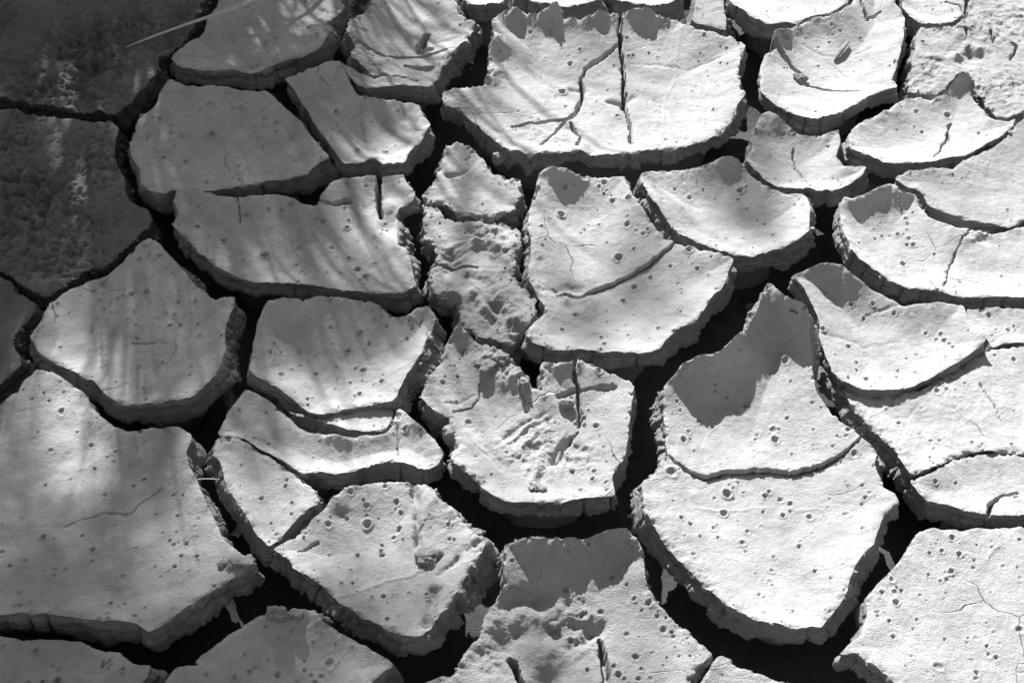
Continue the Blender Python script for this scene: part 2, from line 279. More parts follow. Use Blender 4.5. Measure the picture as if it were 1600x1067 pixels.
plate('small mud plate with a fine vertical crack, below the cupped plate at the upper right',
  [(1174,233),(1178,209),(1188,182),(1200,174),(1225,190),(1251,209),(1281,209),(1311,202),(1313,223),(1308,243),(1321,258),(1355,260),(1348,273),(1321,292),(1298,300),(1274,303),(1264,297),(1240,296),(1217,295),(1200,286),(1180,264),(1166,246)],
  c=(9,8,7,9), m=-4, p=2.0, bumps=((1205,185,7,30),))
plate('small crumbly mud plate above the eroded block in the centre',
  [(697,223),(720,218),(734,229),(754,243),(763,263),(766,270),(800,280),(815,280),(815,304),(800,328),(764,338),(714,331),(690,315),(664,315),(661,304),(680,280),(690,246)],
  c=(9,3,3,6), m=-1, rough=1.2, grit=0.8, chip=1.8, flare=(0,4,2,2))
plate('heavily eroded lumpy mud block in the centre, left of the clustered-pits plate',
  [(663,320),(680,321),(697,339),(737,343),(764,346),(774,338),(800,349),(813,356),(817,367),(807,397),(805,431),(820,448),(837,468),(840,495),(820,512),(800,537),(771,532),(737,519),(725,512),(720,492),(710,471),(687,468),(672,455),(672,434),(680,401),(680,387),(663,370),(660,350)],
  c=(5,3,3,4), m=0, rough=2.8, grit=1.2, crumb=((780,480,40,3),(700,400,24,2),(760,360,30,2.4),(800,510,24,2.6)), chip=2.4, flare=(0,4,4,4))
plate('mud plate just below the centre with fan-shaped scrapes and a knobbly far left corner',
  [(719,503),(731,519),(747,535),(768,541),(788,549),(800,559),(813,579),(834,603),(848,612),(846,590),(844,569),(861,566),(891,568),(911,566),(935,574),(969,583),(994,598),(987,612),(985,637),(984,670),(982,694),(972,717),(959,737),(962,771),(911,776),(867,783),(800,786),(771,774),(751,754),(731,737),(706,715),(709,700),(716,687),(706,668),(702,650),(687,645),(656,617),(666,593),(683,569),(697,539),(707,519)],
  c=(10,9,9,7), m=-4, p=2.0, rough=0.7, grit=0.6, crumb=((770,560,30,3),(805,590,24,3),(825,675,42,1.5),(865,715,40,1.8),(915,700,26,1.6),(790,700,24,1.0),(990,640,16,1.6),(740,750,24,1.4)), bumps=((722,512,12,25),(770,565,9,35),(870,572,8,35),(800,590,5,25)), chip=1.6, flare=(0,4,3,3))
plate('long mud plate left of the middle with a small lifted flake at its far right',
  [(277,300),(287,295),(310,300),(337,305),(400,307),(451,307),(474,315),(494,318),(498,308),(505,297),(518,280),(545,275),(585,275),(592,280),(602,278),(629,274),(639,290),(650,304),(643,317),(621,324),(621,360),(621,380),(633,384),(643,411),(646,431),(651,446),(629,458),(599,458),(575,455),(535,451),(484,444),(434,441),(400,437),(364,428),(337,414),(310,390),(290,367),(268,349),(280,334),(270,314)],
  c=(9,8,9,9), m=-3, p=2.3, bumps=((545,280,6,40),(635,300,5,25)), rough=0.15)

# cracks, grooves and ridges on the plates: (kind, half width px, depth mm, pixels);  c = sharp crack, g = soft groove, r = ridge
STROKES = [
 ('s',25,4.5,[(1046,714),(1070,731),(1097,742),(1110,741),(1137,735),(1200,731),(1234,736),(1267,731),(1301,719),(1328,706),(1347,690)]),
 ('s',20,3.5,[(868,462),(884,456),(915,456),(931,448),(955,441),(975,429),(1009,414),(1036,399),(1060,380)]),
 ('c',1.0,5,[(1046,714),(1070,732),(1097,744),(1110,742),(1137,736),(1200,732),(1234,737),(1267,732),(1301,720),(1328,707),(1347,691)]),
 ('c',1.2,6,[(868,462),(884,457),(915,457),(931,449),(955,442),(975,430),(1009,415),(1036,400),(1060,381)]),
 ('c',3.2,16,[(969,14),(968,74),(974,115),(975,148),(974,165)]), ('c',2.4,12,[(979,165),(984,189),(986,226)]),
 ('c',3.2,15,[(966,77),(945,91),(915,105),(907,115),(910,132),(910,148),(898,175),(884,186),(861,185),(830,189),(800,195)]),
 ('c',2.0,6,[(884,188),(870,205),(845,228)]), ('c',2.5,8,[(891,189),(905,216),(902,234)]), ('g',4,3,[(893,133),(912,136)]),('g',4,3.5,[(952,153),(972,157),(990,147)]),
 ('r',1.4,0.6,[(1066,35),(1058,90),(1055,120),(1040,145),(1035,205)]), ('g',2,0.7,[(985,97),(1030,100),(1080,105),(1140,90)]),
 ('c',3,12,[(1198,58),(1215,80),(1240,100),(1262,114)]), ('c',1.6,6,[(1264,124),(1290,131),(1345,143)]), ('c',3,10,[(1335,-4),(1345,12),(1355,32)]), ('c',1.6,4,[(1355,30),(1375,20)]),
 ('g',2,0.7,[(1255,68),(1290,80),(1330,80),(1370,68)]), ('r',1.5,0.8,[(1285,20),(1310,16),(1323,2)]),
 ('c',1.2,4,[(1486,188),(1480,216),(1470,230),(1460,248)]), ('c',1.6,5,[(1483,190),(1486,215)]),
 ('c',3.5,12,[(1468,262),(1487,263)]),
 ('c',0.8,2.5,[(1514,362),(1497,387),(1488,405),(1477,448)]), ('g',1.4,0.5,[(1470,450),(1510,445),(1548,432)]),
 ('c',0.8,2.5,[(1239,229),(1244,256),(1261,277),(1267,296)]), 
 ('c',0.8,2,[(1532,597),(1552,630),(1566,652)]), ('g',1.5,0.5,[(1400,653),(1420,648),(1436,630)]), ('g',1.5,0.5,[(1370,630),(1400,660),(1455,690),(1500,706)]),
 ('g',2,0.5,[(1285,530),(1330,532),(1350,538),(1400,530)]), ('g',1.8,0.7,[(1345,510),(1352,495),(1370,488),(1415,481)]),
 ('c',2.2,7,[(1546,803),(1550,782),(1570,770),(1590,766)]),
 ('r',1.3,0.6,[(1560,826),(1561,852),(1550,862),(1532,880)]), ('r',1.2,0.5,[(1085,787),(1140,792),(1200,787),(1285,793)]),
 ('c',0.8,1.5,[(620,668),(622,690),(619,712)]),
 ('g',1.6,1.2,[(405,685),(430,700)]), ('c',2.5,10,[(493,317),(520,319),(545,313)]), ('c',4,16,[(591,281),(592,310),(594,337)]), ('g',9,5,[(608,340),(604,352)]),
 ('c',0.9,2,[(372,307),(375,345)]), ('g',1.6,0.6,[(437,362),(460,380),(472,402)]),
 ('c',0.6,0.8,[(100,820),(130,808),(165,797),(205,799),(212,790),(225,775),(255,762)]),
 ('c',1.1,1.2,[(205,531),(240,533)]), ('g',1.3,0.5,[(210,548),(250,552),(290,532),(300,525),(297,510),(310,492),(330,482),(355,483)]), ('g',1.2,0.4,[(290,552),(305,562),(325,552)]),
 ('g',3.2,5,[(648,757),(652,800),(654,845)]), ('g',4.5,6,[(668,980),(674,950),(680,920)]), ('g',3.2,4,[(690,893),(715,872)]),
 ('r',1.6,0.7,[(535,936),(560,925),(600,903),(640,893),(660,882)]), ('c',2,5,[(468,865),(495,848)]),
 ('r',1.8,1.0,[(435,1012),(460,992),(505,972)]), ('g',8,4,[(505,800),(530,806)]),
 ('c',4,14,[(800,1030),(808,1050),(822,1075)]), ('g',14,11,[(855,1075),(872,1035),(880,1005),(900,985),(925,975)]), ('c',4,10,[(940,994),(943,1021),(951,1075)]),
 ('g',16,9,[(800,940),(830,945),(858,962)]), ('g',10,6,[(788,1000),(810,985)]), ('r',10,5,[(870,950),(890,975),(860,1010)]), ('r',8,4,[(925,960),(930,985),(905,1010)]),
 # fan-shaped scrapes
 ('g',3.5,3.2,[(842,750),(852,725),(875,695),(892,680)]), ('c',2.2,4,[(868,715),(885,690),(903,668)]), ('g',2.0,1.2,[(800,690),(830,665),(862,650)]), ('r',2.6,1.0,[(808,700),(840,672),(880,660)]),
 ('g',1.6,0.8,[(815,720),(835,695),(858,685)]), ('r',2.2,0.8,[(820,735),(842,705),(862,695)]), ('g',2.0,1.2,[(780,690),(800,668),(850,645)]), ('r',2.4,1.3,[(905,675),(920,700),(930,715)]), ('g',2.5,2,[(900,690),(918,702),(928,712)]),
 ('g',1.5,1.0,[(795,705),(825,690),(850,665)]), ('g',1.4,1.0,[(850,735),(865,705),(888,672)]), ('r',1.5,0.9,[(775,700),(800,680),(835,655)]), ('g',1.5,1.0,[(735,690),(760,710),(785,735)]), ('g',1.5,0.9,[(750,690),(775,715),(800,735)]),
 ('c',2.5,6,[(897,569),(899,600),(906,632),(905,660)]), ('c',3,5,[(872,622),(898,612),(920,610),(960,606)]), ('c',1.2,3,[(748,600),(746,620),(735,636),(708,642)]), ('g',1.6,1.5,[(698,628),(720,628),(740,612)]),
 ('g',8,4,[(872,455),(890,446),(905,452)]), ('g',7,3,[(890,475),(910,468)]), ('c',2,4,[(840,285),(836,320)]),
 ('c',7,10,[(655,65),(668,48)]), ('c',5,6,[(655,75),(672,72)]), ('c',2.5,6,[(560,66),(600,80),(650,84),(700,80)]), ('c',5,6,[(635,100),(675,106)]),
 ('g',3,2,[(700,275),(735,262)]), ('g',4,2,[(715,340),(760,346)]), 
 ('g',9,5,[(705,400),(700,440)]), ('g',6,5,[(775,470),(790,490)]), ('c',2,5,[(680,412),(720,414),(745,415)]), ('g',8,6,[(770,500),(775,480)]), ('g',6,5,[(760,340),(790,352)]), ('r',7,5,[(745,380),(780,385),(800,380)]), ('r',7,5,[(740,460),(760,480),(800,500)]), ('g',5,4,[(730,430),(760,440),(770,460)]),
 ('g',10,6,[(1518,85),(1512,75)]), ('r',7,5,[(1498,88),(1512,70),(1528,76)]), ('c',1.5,5,[(1478,0),(1500,8),(1512,28),(1500,33),(1480,42)]), ('c',1.8,5,[(1508,45),(1513,58)]), ('c',1.6,4,[(1580,65),(1590,70),(1580,90)]), ('c',2,5,[(1548,48),(1555,65)]),
 ('g',2,1,[(60,452),(100,435),(140,423)]), ('g',2,1,[(50,258),(80,245),(110,232)]),
 ('g',1.5,0.5,[(255,245),(300,225),(335,210)]), ('g',1.5,0.5,[(295,190),(310,200),(330,202)]),
 ('g',2.2,0.7,[(1405,775),(1360,740)]), 
]
# ringed rain and gas pits: per tile of the photograph (x0, y0): u, v, r at 2.965 times
PITS = {
 (0,0):[(712,550,9),(875,617,10),(980,612,13),(840,632,9),(760,737,11),(858,748,12),(1108,773,11),(1100,730,8),(958,848,10),(555,915,11),(445,850,14),(915,1052,12),(1165,1010,11),(735,522,9)],
 (400,0):[(25,523,10),(37,552,9),(95,580,12),(405,378,17),(373,520,13),(490,475,9),(582,470,8),(660,522,10),(535,562,9),(373,578,9),(597,557,7),(728,600,9),(467,696,15),(567,630,6),(507,633,6),(313,423,9),(63,985,11),(122,992,14),(165,965,14),(310,1030,13),(283,1022,8),(430,1012,11),(422,1045,13),(513,888,11),(425,887,10),(410,963,10),(433,945,8),(605,1057,10),(600,712,18),(920,40,7),(845,30,8),(250,140,16),(312,55,10),(60,150,8),(228,210,8),(155,733,8),(33,677,8)],
 (800,0):[(270,297,16),(233,413,20),(228,232,11),(313,255,11),(183,190,12),(85,185,12),(885,213,12),(530,212,11),(490,530,14),(250,485,11),(378,520,9),(455,675,11),(672,272,9),(925,380,10),(943,385,8),(1020,272,9),(698,808,20),(693,948,14),(823,912,14),(537,955,17),(465,950,16),(425,878,14),(425,918,12),(327,870,20),(245,905,15),(228,997,18),(535,1050,14),(1057,888,16),(1085,880,12),(1090,965,9),(1140,1015,9),(1175,1032,11),(405,1035,10),(535,1027,9),(395,860,8),(790,965,9),(160,467,9),(105,440,8),(135,345,9),(155,268,9),(710,660,11),(600,630,9),(640,628,8),(445,405,10),(337,1050,10)],
 (1200,0):[(93,40,9),(430,170,10),(715,205,14),(750,345,12),(685,525,12),(832,533,18),(718,600,11),(278,685,12),(713,475,9),(143,945,9),(645,1045,10),(70,640,9),(400,315,8),(530,380,8),(420,397,8),(340,463,8)],
 (0,350):[(703,113,11),(745,165,15),(695,168,12),(650,177,12),(585,190,8),(478,286,15),(437,318,10),(610,328,14),(678,316,16),(652,258,10),(770,410,11),(790,470,18),(808,443,10),(918,467,14),(912,368,9),(628,468,10),(515,410,10),(765,550,11),(738,535,8),(928,530,12),(752,637,12),(638,665,10),(882,711,12),(665,765,10),(800,172,11),(1035,75,19),(1065,160,13),(1128,172,11),(1083,178,8),(290,882,17),(655,983,15),(425,1032,15),(238,1055,14),(210,802,10),(232,832,10),(888,660,8),(1018,530,8),(270,440,9),(478,132,10),(913,15,10)],
 (400,350):[(38,138,20),(350,105,18),(430,153,12),(470,212,18),(510,250,20),(470,75,9),(268,45,8),(605,20,11),(548,185,8),(222,160,9),(395,260,9),(420,8,13),(347,488,12),(483,507,16),(524,551,12),(425,576,12),(278,690,14),(497,672,20),(460,660,11),(122,717,19),(583,743,14),(480,798,14),(390,605,8),(273,603,8),(327,587,9),(372,652,9),(235,752,10),(168,680,8),(205,653,9),(42,632,10),(90,580,9),(118,608,9),(55,610,9),(350,405,11),(186,392,14),(510,407,13),(700,540,12),(715,475,12),(608,490,10),(102,863,16),(652,912,28),(373,914,9),(692,963,13),(962,605,14),(585,430,9),(543,437,9),(985,920,18),(1050,960,10),(60,1020,12)],
 (800,350):[(535,20,16),(495,148,24),(607,67,15),(575,50,12),(815,148,17),(643,240,14),(568,280,18),(517,342,14),(770,277,11),(785,330,12),(785,305,8),(735,205,11),(688,238,8),(620,413,8),(525,467,10),(295,425,14),(232,497,12),(550,543,9),(637,547,9),(402,712,13),(453,712,10),(415,697,8),(392,935,17),(408,858,10),(437,870,9),(1082,852,15),(930,935,12),(865,912,12),(795,1005,18),(818,965,12),(1030,680,17),(990,818,12),(1130,990,10),(1075,985,9),(437,507,9),(567,415,7),(995,65,9),(1075,63,9),(790,755,15),(815,735,12)],
 (1200,350):[(655,65,13),(675,93,15),(530,47,11),(568,45,9),(628,182,16),(733,118,8),(720,213,9),(1088,230,9),(705,377,11),(580,430,11),(733,505,12),(782,533,12),(818,538,13),(688,607,12),(603,677,10),(412,645,13),(410,680,11),(455,725,17),(370,575,12),(450,590,9),(783,782,18),(1140,627,13),(605,928,16),(755,1008,14),(708,860,10),(943,1018,11),(255,360,11),(240,282,10),(72,670,17),(25,955,18),(32,998,18),(52,955,10),(208,965,9),(365,988,18),(295,1045,9),(990,408,18),(1022,430,13),(1140,475,9),(545,210,8),(460,175,9),(22,53,10),(80,875,9)],
 (0,707):[(540,5,14),(668,122,12),(487,200,12),(95,292,11),(203,396,16),(8,470,20),(100,675,12),(553,725,14),(865,425,12),(570,575,11),(785,565,9),(805,545,8),(805,200,10),(895,670,10),(263,1055,20),(478,970,10),(1115,57,10),(1112,160,9),(1088,1050,14)],
 (400,707):[(137,162,12),(25,212,15),(168,237,11),(167,293,12),(132,272,9),(97,387,15),(443,218,14),(338,347,17),(515,333,20),(515,262,14),(652,233,15),(583,463,18),(470,468,14),(578,440,12),(637,380,14),(660,350,12),(680,388,9),(600,180,12),(582,413,10),(440,545,9),(462,565,7),(448,613,11),(398,622,10),(590,665,14),(632,668,10),(660,765,12),(715,635,8),(747,632,9),(210,383,11),(235,387,11),(160,430,8),(183,430,8),(340,975,25),(300,1030,14),(252,1025,12),(222,998,11),(97,1020,17),(192,1055,14),(272,1055,12),(265,885,9),(220,958,9),(305,858,8),(340,470,8),(265,25,9),(423,312,12)],
 (800,707):[(740,95,24),(280,80,15),(998,180,22),(1175,188,14),(983,268,18),(938,340,14),(955,322,9),(1093,357,13),(1157,330,11),(1070,412,16),(1085,452,12),(828,327,13),(550,485,12),(335,745,22),(412,730,16),(248,645,18),(632,713,16),(670,773,13),(712,778,11),(700,830,17),(748,862,13),(532,840,17),(565,690,12),(530,630,11),(575,945,18),(653,927,10),(718,955,11),(775,950,11),(600,1002,12),(495,1025,18),(525,1047,13),(587,1047,15),(643,1047,12),(300,850,14),(1033,205,11),(748,220,9),(350,485,12),(205,435,11),(350,1000,12),(600,740,10),(790,880,9),(798,1025,10),(385,450,10),(800,385,8)],
 (1200,707):[(395,28,17),(60,208,15),(107,230,17),(72,280,14),(195,290,16),(115,295,10),(260,293,9),(205,370,11),(148,428,13),(433,372,13),(445,225,12),(432,250,10),(360,290,16),(10,170,13),(850,402,15),(884,477,14),(850,550,14),(823,560,12),(952,535,13),(745,585,11),(571,600,14),(585,655,16),(590,700,16),(525,658,13),(617,645,11),(705,663,12),(905,663,9),(515,690,11),(577,863,12),(967,855,14),(788,997,22),(965,1018,16),(1060,945,14),(1025,935,13),(1047,832,12),(1165,820,20),(770,150,12),(1150,207,14),(262,505,8),(290,470,7),(670,820,9),(600,803,9),(1035,645,9),(1155,535,9),(690,590,8)],
}
PIT = []
for (x0, y0), L in PITS.items():
    for u, v, r in L: PIT.append((x0 + u / 2.965, y0 + v / 2.965, r / 2.965))
PIT = np.array(PIT)
FOOT = -0.075
def seg_dist(x, y, A, B, chunk=60000):
    """distance to the segments A-B, and the index of the nearest one with the foot point"""
    n = len(x); D = np.empty(n); FX = np.empty(n); FY = np.empty(n)
    e = B - A; L2 = (e ** 2).sum(1) + 1e-18
    ch = max(200, int(3e6 / len(A)))
    for s in range(0, n, ch):
        px = x[s:s + ch, None] - A[None, :, 0]; py = y[s:s + ch, None] - A[None, :, 1]
        t = np.clip((px * e[:, 0] + py * e[:, 1]) / L2, 0, 1)
        qx = px - t * e[:, 0]; qy = py - t * e[:, 1]
        d = qx * qx + qy * qy; k = d.argmin(1); r = np.arange(len(k))
        D[s:s + ch] = np.sqrt(d[r, k]); FX[s:s + ch] = x[s:s + ch] - qx[r, k]; FY[s:s + ch] = y[s:s + ch] - qy[r, k]
    return D, FX, FY

def inside(xs, ys, poly):
    """even-odd fill of the grid xs x ys, row by row"""
    A = poly; B = np.roll(poly, -1, 0); m = np.zeros((len(ys), len(xs)), bool)
    for j, y in enumerate(ys):
        c = (A[:, 1] > y) != (B[:, 1] > y)
        if not c.any(): continue
        xc = np.sort(A[c, 0] + (y - A[c, 1]) * (B[c, 0] - A[c, 0]) / (B[c, 1] - A[c, 1]))
        m[j] = np.searchsorted(xc, xs) % 2 == 1
    return m

RIMS = []          # (plate index, rim points, outward directions) for the crumbs
def build_plate(k, q):
    seed = k * 1.37 + 3
    yc = float(at(*np.mean(q['pts'], 0), 0.0)[1]); CELL = 0.00112 if q['top'] else 0.00080 + 0.00036 * min(1, max(0, (yc - 0.5) / 0.75))
    pts = np.array(q['pts'], float)
    x0, y0 = at(pts[:, 0], pts[:, 1], 0.006)
    lo = np.array([x0.min(), y0.min()]); hi = np.array([x0.max(), y0.max()]); cen = (lo + hi) / 2; half = (hi - lo) / 2
    bm = [(at(b[0], b[1], 0.01), b[2] * 1e-3, b[3] * 0.00052) for b in q['bumps']]
    far, right, near, left = [v * 1e-3 for v in q['c']]; mid = q['m'] * 1e-3
    def rim_h(x, y):
        dx = (x - cen[0]) / half[0]; dy = (y - cen[1]) / half[1]; r2 = dx * dx + dy * dy + 1e-6
        return (np.where(dx > 0, right, left) * dx * dx + np.where(dy > 0, far, near) * dy * dy) / r2
    def bump_h(x, y):
        r = 0
        for (bx, by), h, rad in bm:
            r = r + h * np.exp(-((x - bx) ** 2 + (y - by) ** 2) / rad ** 2)
        return r
    hx, hy = x0, y0
    for _ in range(4):                           # the rim stands at its own height
        h = rim_h(hx, hy) + bump_h(hx, hy); hx, hy = at(pts[:, 0], pts[:, 1], h)
    ctrl = np.stack([hx, hy], 1)
    if (np.roll(hx, -1) * hy - hx * np.roll(hy, -1)).sum() > 0: ctrl = ctrl[::-1]     # counter-clockwise
    fine = []                                     # broken outline
    for a, b in zip(ctrl, np.roll(ctrl, -1, 0)):
        n = max(1, int(np.hypot(*(b - a)) / 0.0016)); t = np.arange(n)[:, None] / n
        fine.append(a + (b - a) * t)
    fine = np.concatenate(fine)
    for _ in range(2): fine = 0.5 * fine + 0.25 * (np.roll(fine, 1, 0) + np.roll(fine, -1, 0))
    am = 0.00105 * q['chip']
    nx = fbm(fine[:, 0] * 60, fine[:, 1] * 60, seed, 4, 0.5); ny = fbm(fine[:, 0] * 60, fine[:, 1] * 60, seed + 40, 4, 0.5)
    fine = fine + am * np.stack([nx, ny], 1)
    # grid
    lo = fine.min(0) - 2 * CELL; hi = fine.max(0) + 2 * CELL
    xs = np.arange(lo[0], hi[0], CELL); ys = np.arange(lo[1], hi[1], CELL)
    C = inside(xs[:-1] + CELL / 2, ys[:-1] + CELL / 2, fine)
    X, Y = np.meshgrid(xs, ys); NX = len(xs)
    Cp = np.pad(C, 1)
    used = Cp[1:, 1:] | Cp[:-1, 1:] | Cp[1:, :-1] | Cp[:-1, :-1]
    allc = Cp[1:, 1:] & Cp[:-1, 1:] & Cp[1:, :-1] & Cp[:-1, :-1]
    bnd = used & ~allc
    A = fine; B = np.roll(fine, -1, 0)
    bj, bi = np.nonzero(bnd)
    _, fx, fy = seg_dist(X[bj, bi], Y[bj, bi], A, B)
    X[bj, bi] = fx; Y[bj, bi] = fy
    D = np.zeros_like(X)
    uj, ui = np.nonzero(used)
    D[uj, ui], _, _ = seg_dist(X[uj, ui], Y[uj, ui], ctrl, np.roll(ctrl, -1, 0))
    D[bj, bi] = 0
    # relief
    R = max(D.max() * 1.0, 0.012)
    prof = np.clip(1 - D / R, 0, 1) ** q['p']
    wob = 1 + 0.35 * pn(X * 14, Y * 14, seed)
    Z = mid + (rim_h(X, Y) - mid) * prof * wob + bump_h(X, Y) * np.clip(1 - D / R, 0, 1) ** 0.8
    wv = q['wave']
    Z = Z + wv * (0.0016 * pn(X * 17, Y * 17, seed + 5) + 0.0007 * pn(X * 48, Y * 48, seed + 9)) + 0.00026 * fbm(X * 160, Y * 160, seed + 11, 3, 0.6)
    if q['rough']:
        r = q['rough'] * 1e-3
        wx = 0.012 * pn(X * 33, Y * 33, seed + 20); wy = 0.012 * pn(X * 33, Y * 33, seed + 22)
        msk = np.clip(0.45 + 1.3 * pn(X * 13 + 0.4, Y * 13, seed + 21), 0.05, 1.3)
        lmp = fbm((X + wx) * 34, (Y + wy) * 46, seed + 23, 5, 0.56)
        rid = np.clip(0.3 - np.abs(fbm((X + wy) * 60, (Y + wx) * 60, seed + 24, 3, 0.5)), 0, 1)
        Z = Z + r * msk * (0.95 * lmp + 1.2 * rid * np.clip(pn(X * 25, Y * 25, seed + 26) + 0.1, 0, 1)) + 0.25 * r * pn(X * 30, Y * 30, seed + 27)
        Z = Z + 0.10 * r * msk * fbm(X * 330, Y * 330, seed + 29, 2, 0.6)
    if q['grit']:
        Z = Z + q['grit'] * 1e-3 * (0.32 * fbm(X * 150, Y * 150, seed + 33, 3, 0.7) + 0.35 * np.clip(pn(X * 210, Y * 210, seed + 35) - 0.25, 0, 1)) * np.clip(0.7 + pn(X * 20, Y * 20, seed + 37), 0.15, 1.5)
    for cx, cy, cr, ca in q['crumb']:
        (bx, by) = at(cx, cy, 0.006); w = np.exp(-((X - bx) ** 2 + (Y - by) ** 2) / (cr * 0.00055) ** 2)
        n1 = fbm(X * 95, Y * 95, seed + 41, 4, 0.62); n2 = np.round(2.5 * fbm(X * 60, Y * 60, seed + 43, 2)) / 2.5
        Z = Z + ca * 1e-3 * w * (0.9 * n1 + 0.8 * n2)
    Z = Z + (0.0015 * fbm(X * 38, Y * 38, seed + 45, 3, 0.5) + 0.0004 * np.round(2 * fbm(X * 95, Y * 95, seed + 47, 2)) / 2) * np.exp(-D / 0.007) * (0.5 + 0.6 * q['chip'])
    # chipped rim
    ch = np.clip(fbm(X * 120, Y * 120, seed + 31, 3, 0.6) + 0.15, 0, 1)
    Z = Z - 0.0028 * q['chip'] * ch * np.exp(-D / 0.0022) - 0.0006 * np.exp(-D / 0.0012)
    x_or, y_or = xs[0], ys[0]; NY = len(ys)
    def win(x1, x2, y1, y2):
        i0 = max(0, int((x1 - x_or) / CELL)); i1 = min(NX, int((x2 - x_or) / CELL) + 2)
        j0 = max(0, int((y1 - y_or) / CELL)); j1 = min(NY, int((y2 - y_or) / CELL) + 2)
        return (slice(j0, j1), slice(i0, i1)) if i1 > i0 and j1 > j0 else None
    # strokes
    for kind, w, dep, pl in STROKES:
        pl = np.array(pl, float); lx, ly = at(pl[:, 0], pl[:, 1], 0.002)
        w = w * 0.00055 * (1.0 if kind == 'c' else 1.5); dep = dep * (1.5e-3 if kind == 'c' else 1e-3)
        if kind == 'c': w = max(w, 0.62 * CELL)
        s = win(lx.min() - 3 * w - .003, lx.max() + 3 * w + .003, ly.min() - 3 * w - .003, ly.max() + 3 * w + .003)
        if s is None: continue
        xx, yy = X[s], Y[s]
        j1 = 0.0013 * fbm(xx * 80, yy * 80, 61, 4, 0.6); j2 = 0.0013 * fbm(xx * 80, yy * 80, 77, 4, 0.6)
        LA = np.stack([lx[:-1], ly[:-1]], 1); LB = np.stack([lx[1:], ly[1:]], 1)
        d, _, _ = seg_dist((xx + j1).ravel(), (yy + j2).ravel(), LA, LB); d = d.reshape(xx.shape)
        var = np.clip(1 + 0.7 * pn(xx * 60, yy * 60, 5), 0.35, 1.6)
        if kind == 's':
            qx, qy = (xx + j1).ravel(), (yy + j2).ravel(); e = LB - LA; L2 = (e ** 2).sum(1)
            best = np.full(len(qx), 9.0); side = np.zeros(len(qx)); tt = np.zeros(len(qx)); cum = np.concatenate([[0], np.cumsum(np.sqrt(L2))])
            for n_ in range(len(LA)):
                ux = qx - LA[n_, 0]; uy = qy - LA[n_, 1]; u = np.clip((ux * e[n_, 0] + uy * e[n_, 1]) / L2[n_], 0, 1)
                dd = np.hypot(ux - u * e[n_, 0], uy - u * e[n_, 1]); bt = dd < best
                best[bt] = dd[bt]; side[bt] = (e[n_, 0] * uy - e[n_, 1] * ux)[bt]; tt[bt] = ((cum[n_] + u * np.sqrt(L2[n_])) / cum[-1])[bt]
            am_ = np.clip(5 * tt * (1 - tt), 0, 1) * np.clip((best / 0.0008), 0, 1) * (side > 0)
            Z[s] += dep * am_.reshape(xx.shape) * np.exp(-d / w)
        elif kind == 'c': Z[s] -= dep * np.clip((1.15 - d / (w * var)) * 2.5, 0, 1)
        elif kind == 'g': Z[s] -= dep * var * np.exp(-(d / w) ** 2)
        else: Z[s] += dep * var * np.exp(-(d / w) ** 2)
    # pits
    inn = np.ones(len(PIT), bool)
    px, py = at(PIT[:, 0], PIT[:, 1], 0.0); pr = PIT[:, 2] * 0.00043 * np.clip(0.7 + 0.42 * py, 0.9, 1.25)
    rs = np.random.RandomState(100 + k)
    area = C.sum() * CELL ** 2
    nr = int(area * 11000 * q['pits'])
    cl = rs.rand(max(2, nr // 9), 2)
    pick = cl[rs.randint(0, len(cl), nr)] + rs.randn(nr, 2) * 0.055
    mixed = np.where(rs.rand(nr, 1) < 0.82, pick, rs.rand(nr, 2))
    rx = xs[0] + mixed[:, 0] * (xs[-1] - xs[0]); ry = ys[0] + mixed[:, 1] * (ys[-1] - ys[0])
    rr = 0.0006 + 0.0012 * rs.rand(nr) ** 2.6
    AX = np.concatenate([px, rx]); AY = np.concatenate([py, ry]); AR = np.concatenate([pr, rr])
    for cx, cy, r in zip(AX, AY, AR):
        s = win(cx - 2.4 * r, cx + 2.4 * r, cy - 2.4 * r, cy + 2.4 * r)
        if s is None: continue
        an = rs.rand() * 6.28; st = 0.85 + 0.3 * rs.rand()
        ddx = X[s] - cx; ddy = Y[s] - cy
        aa = ddx * cos(an) + ddy * sin(an); bb = (-ddx * sin(an) + ddy * cos(an)) * st
        t = np.sqrt(aa * aa + bb * bb) / r * (1 + 0.16 * pn(ddx / r * 0.9, ddy / r * 0.9, cx * 900)) + 0.06 * pn(ddx / r * 2, ddy / r * 2, cy * 700)
        deep = (0.3 + 0.8 * rs.rand()) * r; rimh = 0.2 + 0.32 * rs.rand() ** 1.5
        Z[s] += -deep * np.clip((1.08 - t) / 0.55, 0, 1) + rimh * r * np.exp(-((t - 1.30) / 0.34) ** 2)
    # faces
    idx = np.full(X.shape, -1); idx[uj, ui] = np.arange(len(uj))
    cj, ci = np.nonzero(C)
    quads = np.stack([idx[cj, ci], idx[cj, ci + 1], idx[cj + 1, ci + 1], idx[cj + 1, ci]], 1)
    co = np.stack([X[uj, ui], Y[uj, ui], Z[uj, ui]], 1)
    base = np.array([cen[0], cen[1], FOOT])
    root = empty('mud_plate', tuple(base), q['label'], 'mud plate', G)
    mt = {'shade_top': M_SHADE, None: M_ROUGH if q['rough'] > 0.6 else M_TOP}[q['top']]
    mesh_obj('top_crust', co - base, quads, mt, root)
